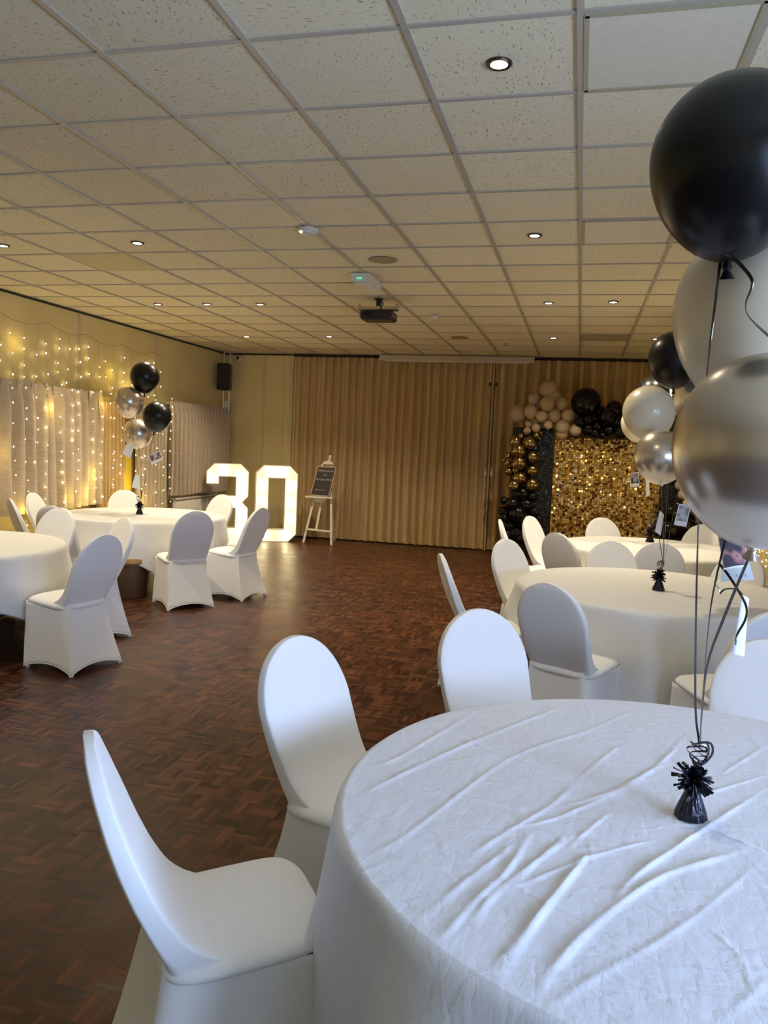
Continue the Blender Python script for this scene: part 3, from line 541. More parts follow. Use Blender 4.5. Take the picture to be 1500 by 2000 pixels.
# ------------------------------------------------------------------ light-up numbers
def number(kind, label, loc, rz):
    t = thing('light_up_number', label, 'light-up number', loc, rz)
    W, H, dp, s = .665, 1.225, .16, .2; c = .125
    if kind == '0':
        outer = [(0,c),(c,0),(W-c,0),(W,c),(W,H-c),(W-c,H),(c,H),(0,H-c)]
        hole = [(.205,.205),(W-.205,.205),(W-.205,H-.205),(.205,H-.205)]
        loops = [outer, hole]
        bulbs = [(.23,H-.1),(W-.23,H-.1),(.1,H-.33),(W-.1,H-.33),(.1,.62),(W-.1,.62),(.1,.36),(W-.1,.36),(.17,.12),(W-.17,.12)]
    else:
        loops = [[(0,.32),(0,c),(c,0),(W-c,0),(W,c),(W,.52),(W-.09,.6125),(W,.705),(W,H-c),(W-c,H),(c,H),(0,H-c),(0,H-.33),(.2,H-.33),(.2,H-.21),(W-.205,H-.21),(W-.205,.715),(.27,.715),(.27,.515),(W-.205,.515),(W-.205,.205),(.2,.205),(.2,.32)]]
        bulbs = [(.1,H-.25),(.28,H-.1),(W-.12,H-.2),(W-.1,.82),(W-.17,.6125),(W-.1,.42),(W-.12,.17),(.30,.1),(.11,.2),(.36,.6125)]
    def tri(loops, y):
        bm = bmesh.new(); es = []
        for l in loops:
            vs = [bm.verts.new((x-W/2, y, z)) for x, z in l]
            es += [bm.edges.new((vs[i], vs[(i+1)%len(vs)])) for i in range(len(vs))]
        bmesh.ops.triangle_fill(bm, use_beauty=True, edges=es)
        bm.verts.index_update(); r = ([v.co[:] for v in bm.verts], [[v.index for v in f.verts] for f in bm.faces]); bm.free(); return r
    b = MB(); b.add(*tri(loops, dp-.02)); b.add(*tri(loops, dp)); b.build('back_panel', M['digit'], t, smooth=False)
    b = MB()
    for l in loops:
        n_ = len(l)
        area = sum(l[i][0]*l[(i+1)%n_][1]-l[(i+1)%n_][0]*l[i][1] for i in range(n_)); sg = 1 if area > 0 else -1
        if l is not loops[0]: sg = -sg
        q = []
        for i in range(n_):
            p0, p1, p2 = Vector(l[i-1]), Vector(l[i]), Vector(l[(i+1)%n_])
            d1, d2 = (p1-p0).normalized(), (p2-p1).normalized(); n1, n2 = Vector((-d1.y,d1.x)), Vector((-d2.y,d2.x))
            m_ = (n1+n2); m_ = m_/max(.3, m_.length_squared)*2*.012*sg; q.append(p1+m_)
        for i in range(n_):
            j = (i+1)%n_; A = [l[i], l[j], q[j], q[i]]
            b.add([(x-W/2, y, z) for y in (0, dp) for x, z in A], [(0,1,2,3),(7,6,5,4),(0,4,5,1),(1,5,6,2),(2,6,7,3),(3,7,4,0)])
    b.build('rim', M['digit_rim'], t, smooth=False)
    for x, z in bulbs:
        b = MB(); b.lathe([(.013,0),(.015,-.02),(.03,-.05),(.034,-.07),(.026,-.092),(.008,-.1)], 14, (x-W/2, dp-.02, z), Matrix.Rotation(-PI/2,3,'X')); b.build('bulb', M['bulb'], t)
        ld = bpy.data.lights.new('bulb_glow', 'POINT'); ld.energy = .23; ld.color = (1,.80,.45); ld.shadow_soft_size = .035
        lo = bpy.data.objects.new('bulb_glow', ld); COL.objects.link(lo)
        lo.location = Matrix.Translation(loc) @ Matrix.Rotation(rz,4,'Z') @ Vector((x-W/2, -.02, z))
number('3', 'white light-up number three with warm bulbs, left of the zero', (-5.40, 11.50, 0), math.radians(30))
number('0', 'white light-up number zero with warm bulbs, between the three and the easel', (-4.66, 11.74, 0), math.radians(26))

# ------------------------------------------------------------------ easel and chalkboard
ez = thing('easel', 'white wooden easel standing before the folding partition', 'easel', (-3.98, 12.0, 0), math.radians(0))
def bar(name, a, b_, w_, d_, parent, m='white_wood'):
    a, b_ = Vector(a), Vector(b_); d = (b_-a); Lh = d.length; z = d.normalized(); x = Vector((0,1,0)).cross(z).normalized(); y = z.cross(x)
    R = Matrix((x,y,z)).transposed(); q = MB(); q.box((a+b_)/2, (w_, d_, Lh), R); return q.build(name, M[m], parent, smooth=False)
bar('leg', (-.27,-.06,0), (-.05,.12,1.27), .035, .02, ez)
bar('leg', (.23,-.14,0), (.10,.10,1.27), .035, .02, ez)
bar('rear_leg', (.10,.42,0), (.03,.16,1.24), .03, .02, ez)
bar('mast', (-.07,-.03,.22), (.065,.15,1.42), .035, .02, ez)
bar('crossbar', (-.24,-.05,.22), (.21,-.11,.21), .03, .02, ez)
q = MB(); q.box((-.03,-.05,.745), (.46,.07,.025)); q.build('ledge', M['white_wood'], ez, smooth=False)
q = MB(); q.prism([(-.11,.0),(.11,.0),(.06,-.07),(-.06,-.07)], -.01, .01, lambda x, y, z: (x-.03, z-.02, y+.73)); q.build('ledge_support', M['white_wood'], ez, smooth=False)
q = MB(); q.prism([(-.09,0),(.09,0),(.08,.035),(.03,.055),(-.03,.055),(-.08,.035)], -.012, .012, lambda x, y, z: (x+.055, z+.075, y+1.275)); q.build('top_clamp', M['white_wood'], ez, smooth=False)
cb = thing('chalkboard_sign', 'small black chalkboard welcome sign resting on the white easel', 'sign', (-4.0, 11.97, .76))
tilt = Matrix.Rotation(math.radians(-11), 3, 'X') ; shear = math.radians(4.5)
def cbp(x, z, y=0):
    v = tilt @ Vector((x + z*.17, y, z)); return (v.x, v.y-.02, v.z)
q = MB(); q.prism([(-.155,.015),(.14,.015),(.14,.475),(-.155,.475)], -.006, .006, lambda x, y, z: cbp(x, y, z)); q.build('board', M['board'], cb, smooth=False)
q = MB()
for x0, x1, z0, z1 in ((-.17,.155,0,.018),(-.17,.155,.472,.49),(-.17,-.153,0,.49),(.138,.155,0,.49)):
    q.prism([(x0,z0),(x1,z0),(x1,z1),(x0,z1)], -.012, .008, lambda x, y, z: cbp(x, y, z))
q.build('frame', M['pine'], cb, smooth=False)
def text_mesh(s, size, x, z, parent, ital=.35, place=None):
    cu = bpy.data.curves.new('txt', 'FONT'); cu.body = s; cu.size = size; cu.align_x = 'CENTER'; cu.shear = ital; cu.resolution_u = 2; cu.offset = .0006
    o = bpy.data.objects.new('txt', cu); COL.objects.link(o)
    dg = bpy.context.evaluated_depsgraph_get(); me = bpy.data.meshes.new_from_object(o.evaluated_get(dg)); bpy.data.objects.remove(o)
    vs = [place(v.co.x + x, v.co.y + z) for v in me.vertices]; fs = [tuple(p.vertices) for p in me.polygons]
    b = MB(); b.add(vs, fs); return b.build('writing', M['chalk'], parent, smooth=False)
for s_, sz, x_, z_ in (('Welcome to', .052, -.015, .40), ('the', .045, -.01, .335), ('Birthday Party', .047, -.01, .26), ('please take a seat', .026, -.02, .095)):
    text_mesh(s_, sz, x_, z_, cb, place=lambda x, z: cbp(x, z, -.0085))

# ------------------------------------------------------------------ shimmer wall
sw = thing('sequin_wall', 'gold shimmer sequin backdrop panel standing at the far right', 'backdrop', (-.37, 12.0, 0))
def sequins(x0, x1, z0, z1, sp, tilt_, mat_, name, parent, rnd, y=-.025, gap=.9):
    b = MB(); x = x0
    nx, nz = int((x1-x0)/sp), int((z1-z0)/sp)
    for i in range(nx):
        for k in range(nz):
            cx, cz = (i+.5)*sp+x0, (k+.5)*sp+z0; h = sp*gap/2
            ax, az = rnd.gauss(0, tilt_)+.03, rnd.gauss(0, tilt_)
            vs = [(cx+sx*h, y-.006*rnd.random() + sx*h*math.tan(max(-.7,min(.7,az))) + sz*h*math.tan(max(-.7,min(.7,ax))), cz+sz*h) for sx, sz in ((-1,-1),(1,-1),(1,1),(-1,1))]
            b.add(vs, [(0,1,2,3)])
    return b.build(name, mat_, parent, smooth=False)
rnd = random.Random(11)
b = MB(); b.box((.76, .02, .94), (1.53, .03, 1.88)); b.build('backing', M['gold_back'], sw, smooth=False)
sequins(0, 1.52, .02, 1.88, .0345, .17, M['gold_seq'], 'gold_sequins', sw, rnd)
for nm, x0, wd, h, lab in (('a', -.99, .60, 1.98, 'black sequin backdrop panel left of the gold one'), ('b', 1.17, .50, 1.95, 'black sequin backdrop panel right of the gold one')):
    t = thing('sequin_wall', lab, 'backdrop', (x0, 12.02, 0))
    b = MB(); b.box((wd/2, .02, h/2), (wd, .03, h)); b.build('backing', M['black_back'], t, smooth=False)
    sequins(0, wd, .02, h, .04, .05, M['black_seq'], 'black_sequins', t, rnd, gap=.84)

# ------------------------------------------------------------------ balloons
def ball_profile(n=20, pear=.22):
    pr_ = []
    for i in range(n+1):
        a = PI*i/n; z = cos(a); r = sin(a)
        if z < 0: z *= 1+pear; r *= (1-.10*(-cos(a))**2)
        pr_.append((max(r, .012), z))
    return pr_
def frame_to(d):
    d = Vector(d).normalized(); return Vector((0,0,1)).rotation_difference(d).to_matrix()
MATB = {'black':'balloon_black','beige':'balloon_beige','silver':'balloon_silver'}
bn = {}
def party_balloon(color, c, dia, tie, label, group, top):
    """helium balloon: latex body, knot, ribbon down to the weight"""
    c = Vector(c); t = thing('balloon', label, 'balloon', c, 0, group)
    ax = (c-Vector(tie)); ax = Vector((ax.x*.45, ax.y*.45, ax.z)).normalized() if top else ax.normalized(); R = frame_to(ax); r = dia/2
    b = MB(); b.lathe([(q*r, z*r) for q, z in ball_profile(28)], 40, (0,0,0), R); b.build('latex_body', M[MATB[color]], t, auto=80)
    b = MB(); b.lathe([(.006,.0),(.009,-.008),(.006,-.014),(.013,-.026),(.015,-.028)], 12, R @ Vector((0,0,-r*1.215)), R); b.build('knot', M[MATB[color]], t)
    k = R @ Vector((0,0,-r*1.22-.014)); e = Vector(tie)-c; m_ = (k+e)/2 + Vector((random.uniform(-.03,.03), random.uniform(-.02,.02), 0))
    near = group.endswith('nearest table') and color == 'black'
    b = MB(); b.ribbon(spline([k]+[Vector(q)-c for q in T1STRING]+[e], 6) if near else spline([k, k*.75+e*.25+(m_-(k+e)/2)*.6, m_, k*.25+e*.75+(m_-(k+e)/2)*.6, e], 8), .0052 , twist=random.uniform(1,4)); b.build('ribbon', M['ribbon'], t)
    return t
TIES = {'T1': (.322, 1.965, .925), 'T2': (.565, 5.29, .92), 'T3': (.735, 8.3, .92), 'L1': (-4.57, 7.59, .93)}
WHERE = {'T1': 'over the nearest table', 'T2': 'over the middle right table', 'T3': 'over the far right table', 'L1': 'over the far left table'}
BL = {('T1',0): 'big glossy black balloon, highest at the right edge', ('T1',1): 'big ivory balloon behind the big black balloon', ('T1',2): 'huge pearl silver balloon at the right edge, hanging over the snapshot',
 ('T2',0): 'black balloon at the top of the bunch over the middle right table', ('T2',1): 'pearl silver balloon tucked behind the huge silver balloon, right of the black one', ('T2',2): 'ivory balloon left of the middle right bunch, below the black one', ('T2',3): 'pearl silver balloon lowest in the bunch over the middle right table',
 ('T3',0): 'black balloon mostly hidden behind the ivory balloon, far bunch', ('T3',1): 'cream balloon peeking out lower left behind the ivory balloon', ('T3',2): 'black balloon half hidden between ivory and silver balloons, far bunch', ('T3',3): 'cream balloon sliver between the black balloons of the far bunch',
 ('L1',0): 'black balloon topmost of the bunch over the far left table', ('L1',1): 'pearl silver balloon on the left of the far left bunch', ('L1',2): 'black balloon on the right of the far left bunch', ('L1',3): 'pearl silver balloon lowest of the far left bunch'}
for key, lst in BOUQ.items():
    for i, (c, x, y, z, d) in enumerate(lst):
        party_balloon(c, (x, y, z), d*.98, TIES[key], BL[(key, i)], 'helium balloons ' + WHERE[key], key == 'T1')
# garland balloons around the shimmer wall
gm = {'beige':'balloon_sand','gold':'balloon_gold','black':'balloon_black_small','blacklow':'balloon_black_small','beigeright':'balloon_sand','blackright':'balloon_black_small'}
gl = {'beige':'sand coloured balloon in the cluster at the top left of the gold sequin wall','gold':'chrome gold balloon in the column left of the black sequin panel',
 'black':'black balloon in the cluster along the top of the gold sequin wall','blacklow':'black balloon in the heap at the lower left of the backdrop',
 'beigeright':'sand coloured balloon in the cluster right of the backdrop','blackright':'black balloon in the heap at the lower right of the backdrop'}
gg_ = {'beige':'sand balloons top left of the garland','gold':'gold balloons of the garland','black':'black balloons on top of the garland','blacklow':'black balloons low left of the garland','beigeright':'sand balloons right of the garland','blackright':'black balloons low right of the garland'}
base_me = {}
for kind, x, y, z, r in ARCH:
    mk = gm[kind]
    if mk not in base_me:
        b = MB(); b.lathe([(q, zz) for q, zz in ball_profile(16, .10)], 24); o = b.build('balloon', M[mk], auto=80); base_me[mk] = o.data
    else: o = bpy.data.objects.new('balloon', base_me[mk]); COL.objects.link(o)
    if z < 2.05 and -1 < x < 1.68: y = min(y, 11.96-r*1.05)
    o.location = (x, y, z); o.scale = (r, r, r); o.rotation_euler = (random.uniform(-.6,.6)-.9, random.uniform(-.6,.6), 0)
    lab = gl[kind]
    if kind == 'black' and r > .19: lab = 'largest black balloon of the garland, at its top'
    if kind == 'beige' and r > .15 and x < -.7: lab = 'large sand balloon at the far left of the garland'
    elif kind == 'beige' and r > .15: lab = 'large sand balloon highest in the garland'
    tag(o, lab, 'balloon', None if lab != gl[kind] else gg_[kind])

# ------------------------------------------------------------------ weights, cards, curls
def weight(loc, label, s=1, seed=1, rz=0):
    rn = random.Random(seed); t = thing('balloon_weight', label, 'balloon weight', loc, rz)
    def wob(q, a): k = 1+.05*sin(a*14); return Vector((q.x*k, q.y*k, q.z))
    b = MB(); b.lathe([(.030*s,0),(.034*s,.004),(.030*s,.02),(.020*s,.05),(.012*s,.075),(.008*s,.085)], 56, wob=wob); b.build('foil_cone', M['foil'], t, auto=60)
    b = MB()
    for k in range(120):
        a = rn.uniform(0, 2*PI); e = rn.uniform(-.9, 1.35); L = rn.uniform(.026,.046)*s
        d = Vector((cos(a)*cos(e), sin(a)*cos(e), sin(e))); o = Vector((0,0,.085*s))
        p = [o, o+d*L*.55, o+d*L+Vector((rn.uniform(-1,1),rn.uniform(-1,1),rn.uniform(-1.3,.3)))*.008*s]
        b.ribbon(p, .0075*s, side=(rn.uniform(-1,1),rn.uniform(-1,1),rn.uniform(-1,1)), twist=rn.uniform(-1,1))
    b.build('fringe', M['foil'], t)
    b = MB()
    for k in range(4):
        ph = k*1.7; P = [(.010*s*sin(q*.9+ph)*(1+q*.12)+.004*k*s, .012*s*cos(q*1.1+ph), (.115+.0062*q)*s) for q in range(9)]
        b.ribbon(spline(P, 4), .004*s, twist=3)
    lp = [(.0,0,.11*s),(.022*s,0,.128*s),(.034*s,0,.15*s),(.028*s,0,.17*s),(.004*s,0,.168*s)]
    b.ribbon(spline(lp, 5), .005*s, side=(0,1,0)); b.ribbon(spline([(p[0]*.8, p[1]+.008, p[2]-.004) for p in lp], 5), .004*s, side=(0,1,0)); b.build('ribbon_knot', M['ribbon'], t)
    b = MB()
    P = [(-.012*s,0,.155*s),(0,-.006*s,.166*s),(.018*s,-.004*s,.164*s),(.024*s,0,.15*s)]
    b.ribbon(spline(P, 4), .006*s, side=(0,.3,1)); b.build('silver_tie', M['ribbon_silver'], t)
    return t
weight((.310,1.940,.757), 'black foil balloon weight with spiky fringe on the nearest table', 1.1, 3)
weight((.545,5.29,.757), 'black tinsel balloon weight on the middle right table', 1.15, 5, 1)
weight((.74,8.3,.757), 'black tinsel balloon weight on the far right table, below the sequin wall', 1.25, 9, 2)
weight((-4.59,7.59,.757), 'black tinsel balloon weight on the far left table', 1.15, 13, 3)

def card(q, label, m_img=None, m='card', name='photo_card', cat='photo card', bottom=.22, border=.07, curl=0.0, writing=False):
    c = sum((Vector(p) for p in q), Vector())/4
    t = thing(name, label, cat, c)
    A, B, C_, D_ = [Vector(p)-c for p in q]          # TL TR BR BL
    nrm = (B-A).cross(D_-A).normalized()
    if nrm.dot(Vector((0,0,1.6))-c-Vector((0,0,0))) < 0: nrm = -nrm
    def P(u, v, o=0): return (A*(1-u)+B*u)*(1-v) + (D_*(1-u)+C_*u)*v + nrm*(o + curl*(sin(PI*u)-.5))
    def sheet(u0, u1, v0, v1, o, th=.0008, n_=8):
        b = MB(); vs = []
        for s in (0, 1):
            for i in range(n_+1):
                for k in range(n_+1): vs.append(P(lerp(u0,u1,i/n_), lerp(v0,v1,k/n_), o+s*th))
        N1 = (n_+1)**2; fs = []
        for i in range(n_):
            for k in range(n_):
                a = i*(n_+1)+k; f = (a, a+1, a+n_+2, a+n_+1); fs += [f, tuple(x+N1 for x in f[::-1])]
        for i in range(n_):
            for a, b2 in ((i, i+1), (n_*(n_+1)+i, n_*(n_+1)+i+1), (i*(n_+1), (i+1)*(n_+1)), (i*(n_+1)+n_, (i+1)*(n_+1)+n_)): fs.append((a, b2, b2+N1, a+N1))
        return b.add(vs, fs)
    sheet(0,1,0,1,0).build('paper', M[m], t, auto=60)
    if m_img: sheet(border, 1-border, border*.8, 1-bottom, .001).build('picture', M[m_img], t, auto=60)
    if writing:
        b = MB()
        for k in range(3): b.add([P(.45+.14*k+.03*dx, .72+.14*dz, .002) for dx, dz in ((0,0),(.6,0),(1.4,1),(.8,1))], [(0,1,2,3)])
        b.build('writing', M['board'], t)
    return t
K = CARDS
card(K['t1photo'], 'curled glossy dark snapshot of people hanging below the huge silver balloon', 'photo_a', bottom=.04, border=.02, curl=.006)
card(K['t1text'], 'blue-lit white card with small writing hanging behind the near snapshot', None, 'card_bluelit', name='message_card', cat='card', curl=.004, writing=True)
card(K['t1strip'], 'narrow white card seen edge-on hanging under the blue-lit white card', None, 'card', name='message_card', cat='card', curl=.008)
card(K['t2white'], 'white tilted card hanging above the middle right table weight', None, 'card', name='message_card', cat='card')
card(K['t2photo'], 'instant photo with grey picture hanging beside the tilted white card', 'photo_b')
card(K['t2peep'], 'white card corner peeking out between the two silver balloons', None, 'card', name='message_card', cat='card')
card(K['t3photo'], 'small instant photo with dark picture in front of the gold sequins', 'photo_c')
card(K['t3white'], 'narrow white card hanging just right of the small dark instant photo', None, 'card', name='message_card', cat='card')
card(K['t3peep'], 'white card corner beside the lowest silver balloon, over the gold sequins', None, 'card', name='message_card', cat='card')
card(K['l1white'], 'white card hanging left below the far left balloon bunch', None, 'card', name='message_card', cat='card')
card(K['l1photo'], 'tilted instant photo hanging right of the far left balloon bunch', 'photo_d', bottom=.28)
card(K['l1low'], 'white card hanging lowest on the strings over the far left table', None, 'card', name='message_card', cat='card')
# loose curling ribbons of the near bunch
CL = ['loose curling black ribbon tail from the big black balloon', 'black ribbon loop hanging around the near snapshot', 'short silver ribbon curl left of the blue-lit white card', 'thin black ribbon arc crossing under the blue-lit white card']
for i, pts in enumerate(CURLS):
    b = MB(); b.ribbon(spline(pts, 8), .0062 if i < 2 else .004, twist=2.5 if i == 0 else 1.2)
    tag(b.build('curling_ribbon', M['ribbon_silver' if i == 2 else 'ribbon']), CL[i], 'ribbon')

# ------------------------------------------------------------------ tables
TABLES = {'T1': (.335,1.965), 'T2': (.516,5.374), 'T3': (.732,7.843), 'L1': (-4.566,7.631), 'L0': (-4.55,4.79)}
TN = {'T1': 'nearest table at the bottom right', 'T2': 'middle table on the right', 'T3': 'far right table', 'L1': 'far left table with the balloon bunch', 'L0': 'table cut by the left edge'}
def seg_dist(px, py, a, b_):
    dx, dy = b_[0]-a[0], b_[1]-a[1]; L2 = dx*dx+dy*dy; t = 0 if L2 == 0 else max(0, min(1, ((px-a[0])*dx+(py-a[1])*dy)/L2))
    ex, ey = px-a[0]-t*dx, py-a[1]-t*dy; return math.hypot(ex, ey), t, (ex*-dy+ey*dx)/math.sqrt(L2 or 1)
def tablecloth(key, half, ang, mt, fine=False, seed=1):
    cx, cy = TABLES[key]; R = .868; ZT = .752; rn = random.Random(seed)
    na = 700 if fine else 200; nr = 150 if fine else 14; nd = 44 if fine else 26
    ph = [rn.uniform(0,6.28) for _ in range(6)]
    vs = []; ridges = []
    if fine:
        for a, l in WRINKLES:
            P = [(q[0], q[1]) for q in [tuple(v) for v in spline([(x, y, 0) for x, y in l], 5)]] if len(l) > 2 else l
            P = [(p[0]-cx, p[1]-cy) for p in P]; cum = len(P)-1
            bb = (min(p[0] for p in P)-.04, max(p[0] for p in P)+.04, min(p[1] for p in P)-.04, max(p[1] for p in P)+.04)
            ridges.append((a, P, cum, bb))
    def top_h(x, y):
        h = .0015*sin(x*5+ph[0])*sin(y*4+ph[1])
        for a, P, n_, bb in ridges:
            if not (bb[0] < x < bb[1] and bb[2] < y < bb[3]): continue
            best = (9, 0, 0)
            for i in range(n_):
                d, t, sd = seg_dist(x, y, P[i], P[i+1])
                if d < best[0]: best = (d, (i+t)/n_, sd)
            d, u, sd = best
            if d < .05:
                wd = .0030 + .0008*a + (.0085*a/3 if sd > 0 else 0)
                env = min(1, 4*u+.05)*min(1, 4*(1-u)+.05)*(.8+.2*sin(u*23+a*9))
                h += .0026*a*env*math.exp(-(d/wd)**1.4)
        return h
    fade = lambda r: 1 if r < R-.03 else max(0, (R-r)/.03)
    for i in range(nr+1):
        r = (R-.004)*i/nr
        for k in range(na):
            a = 2*PI*k/na; x, y = r*cos(a), r*sin(a); vs.append((x, y, ZT+.004+(top_h(x, y)*(.35+.65*fade(r)))))
    na_ = na
    for d in range(1, nd+1):
        for k in range(na):
            a = 2*PI*k/na; th = a-ang; e = half/max(abs(cos(th)), abs(sin(th)))
            drop = e-R; s = drop*(d/nd)
            corner = max(0, (drop-(half-R)))/(half*1.4142-half)       # 0 mid side .. 1 corner
            hz = min(s, .012+s)
            f = min(1, s/.25)
            # gathered folds: conical flutes either side of every corner
            fold = sin(a*8+ph[2]+.7*sin(a*3+ph[3]))*.55 + sin(a*13+ph[4])*.3 + .9*(cos((th-PI/4)*4*1.0)*.5+.5)**3
            out = R + .012*min(1, s/.03) + f*(.018 + (.052 if fine else .038)*fold) + .03*f*corner*s/.5
            z = ZT - max(0, s-.012)*(1-.05*f)
            if s < .03: out = R - .004 + .016*sin(min(1, s/.03)*PI/2)+f*.03*fold; z = ZT+.004 - .026*(1-cos(min(1, s/.03)*PI/2))
            if z < .012: out += (.012-z)*.35; z = .012 + .003*sin(a*30)
            vs.append((out*cos(a), out*sin(a), z))
    rows = nr+1+nd
    fs = [(i*na+k, i*na+(k+1)%na, (i+1)*na+(k+1)%na, (i+1)*na+k) for i in range(1, rows-1) for k in range(na)]
    fs += [(0, na+(k+1)%na, na+k) for k in range(na)]
    b = MB(); b.add(vs, fs); o = b.build('tablecloth', M[mt], loc=(cx, cy, 0), auto=85)
    if not fine: md = o.modifiers.new('thick', 'SOLIDIFY'); md.thickness = .0012; md.offset = -1
    return o
def round_table(key):
    cx, cy = TABLES[key]; t = thing('round_table', 'round folding table under the white cloth, ' + TN[key], 'table', (cx, cy, 0), .4)
    b = MB(); b.lathe([(.84,.722),(.855,.726),(.86,.735),(.855,.744),(.84,.748)], 64); b.build('tabletop', M['wood'], t)
    for sx in (-1, 1):
        for sy in (-1, 1):
            b = MB(); b.tube([(sx*.48, sy*.42, .72), (sx*.5, sy*.45, .0)], .014, 10); b.build('leg', M['steel'], t)
        b = MB(); b.tube([(sx*.495, -.44, .25), (sx*.495, .44, .25)], .01, 8); b.build('leg_brace', M['steel'], t)
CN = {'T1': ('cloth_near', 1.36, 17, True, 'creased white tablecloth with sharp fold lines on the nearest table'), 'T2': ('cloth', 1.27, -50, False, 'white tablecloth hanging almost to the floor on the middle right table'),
 'T3': ('cloth', 1.27, -30, False, 'white tablecloth on the far right table before the sequin wall'), 'L1': ('cloth', 1.25, 10, False, 'white tablecloth on the far left table with the balloon bunch'),
 'L0': ('cloth', 1.25, -35, False, 'white tablecloth on the table cut by the left edge')}
for i, key in enumerate(TABLES):
    round_table(key)
    mt, half, ang, fine, lab = CN[key]
    tag(tablecloth(key, half, math.radians(ang), mt, fine, i+2), lab, 'tablecloth')
t = thing('stool', 'round brown stool with gold pad half hidden below the far left table', 'stool', (-4.27, 6.92, 0))
b = MB(); b.lathe([(.16,.34),(.175,.36),(.17,.395),(.14,.41),(.01,.412)], 32); b.build('seat_pad', M['stool_pad'], t)
b = MB(); b.lathe([(.15,.005),(.155,.02),(.15,.34)], 32); b.build('drum', M['stool'], t)

# ------------------------------------------------------------------ covered banquet chairs (local +Y = the way a sitter faces)
def sup(th, a, b_, p):
    c, s = cos(th), sin(th); return (math.copysign(abs(c)**(2/p), c)*a, math.copysign(abs(s)**(2/p), s)*b_)
YR = [(.40,-.075),(.46,-.092),(.50,-.110),(.55,-.134),(.62,-.166),(.70,-.197),(.78,-.223),(.86,-.246),(.94,-.264)]
def make_chair():
    t = thing('banquet_chair', '', 'chair')
    # backrest: stacked rounded sections, arched at the top, front blending forward into the seat
    HT = .937; rad = .2; b = MB(); n = 44; prof = []
    zs = [.405,.43,.445,.455,.465,.475,.485,.495,.505,.52,.535,.55,.57,.595,.62,.65,.68,.70] + [.70 + (HT-.70)*sin(PI/2*k/20) for k in range(1, 21)]
    rings = []
    for z in zs:
        hw = interp([(.40,.186),(.46,.186),(.55,.192),(.65,.201),(.70,.203)], z)
        if z > .70: hw = .203*(max(0, 1-((z-.70)/(HT-.70))**2.15))**.5 + .002
        yr = interp(YR, z)
        yf = interp([(.40,.105),(.455,.095),(.465,.062),(.475,.033),(.485,.011),(.495,-.006),(.505,-.020),(.52,-.037),(.535,-.050),(.55,-.061),(.57,-.074),(.595,-.089),(.62,-.102),(.65,-.117),(.69,-.135),(.735,-.154),(.80,-.181),(.86,-.204),(.93,-.228)], z)
        th_ = yf-yr
        if z > HT-.03: q = (z-(HT-.03))/.03; yr += .006*q; yf -= .006*q
        ring = []
        for k in range(n):
            x, y = sup(2*PI*k/n, hw, (yf-yr)/2, 6.5)
            ring.append((x, (yf+yr)/2 + y, z))
        rings.append(ring)
    vs = [v for r in rings for v in r]; m_ = len(rings)
    fs = [(i*n+k, i*n+(k+1)%n, (i+1)*n+(k+1)%n, (i+1)*n+k) for i in range(m_-1) for k in range(n)] + [tuple(range(n))[::-1], tuple((m_-1)*n+k for k in range(n))]
    b.add(vs, fs); bo = b.build('backrest', M['chair'], t, auto=89)
    wn = bo.modifiers.new('normals', 'WEIGHTED_NORMAL'); wn.weight = 80; wn.keep_sharp = True
    # seat cushion
    b = MB(); n = 48; rows = [(.425,.93),(.434,.985),(.442,1.0),(.449,.992),(.456,.965),(.463,.92),(.468,.80),(.470,.5),(.4705,.12)]
    vs = []
    for z, s in rows:
        for k in range(n):
            x, y = sup(2*PI*k/n, .207*s, .205*s, 4.6)
            up_ = .026*(y+.19)/.38-.006 if z > .42 else 0
            dz = -.016*max(0, (y-.125)/.08)**2 if z > .43 else 0
            vs.append((x, .100+y, z+dz+up_+.008*(1-(x/.2)**2)*(1 if z > .45 else 0)))
    m_ = len(rows)
    b.add(vs, [(i*n+k, i*n+(k+1)%n, (i+1)*n+(k+1)%n, (i+1)*n+k) for i in range(m_-1) for k in range(n)] + [tuple((m_-1)*n+k for k in range(n))])
    b.build('seat', M['chair'], t, auto=89)
    # stretched skirt: four faces bowed inward between the leg ridges, arched hem
    top = [(-.1835,-.091),(.1835,-.091),(.2065,.304),(-.2065,.304)]; bot = [(-.230,-.192),(.230,-.192),(.226,.262),(-.226,.262)]
    b = MB(); ns = 14; nz = 16; vs = []
    for j in range(nz+1):
        v = j/nz
        for s in range(4):
            a, c = top[s], top[(s+1)%4]; A, C_ = bot[s], bot[(s+1)%4]
            for k in range(ns):
                u = k/ns; arch = 4*u*(1-u)
                hem = .046*arch**.9
                zt = .47 if s == 0 else (.449 if s == 2 else lerp(.47,.449,min(1,u*2)) if s == 1 else lerp(.449,.47,max(0,u*2-1)))
                z = lerp(zt, .004+hem, v)
                px, py = lerp(a[0], c[0], u), lerp(a[1], c[1], u); qx, qy = lerp(A[0], C_[0], u), lerp(A[1], C_[1], u)
                fl_ = v**1.25 if s == 0 else (v if s == 2 else lerp(v**1.25, v, u if s == 1 else 1-u))
                x, y = lerp(px, qx, fl_), lerp(py, qy, fl_)
                pin = .016*arch*v*(1.3-v*.6) + .003*arch*v
                if s == 0: y += pin
                elif s == 1: x -= pin*1.2
                elif s == 2: y -= pin
                else: x += pin*1.2
                # soft ridge rounding near the seat
                rr = (1-v)*.02*((2*u-1)**8)
                x -= math.copysign(rr, x); y -= math.copysign(rr, y) if s != 0 else 0
                vs.append((x, y, z))
    N = ns*4
    b.add(vs, [(j*N+k, j*N+(k+1)%N, (j+1)*N+(k+1)%N, (j+1)*N+k) for j in range(nz) for k in range(N)])
    sk = b.build('skirt', M['chair'], t, auto=62)
    md = sk.modifiers.new('thick', 'SOLIDIFY'); md.thickness = .0015; md.offset = -1
    hm = MB()
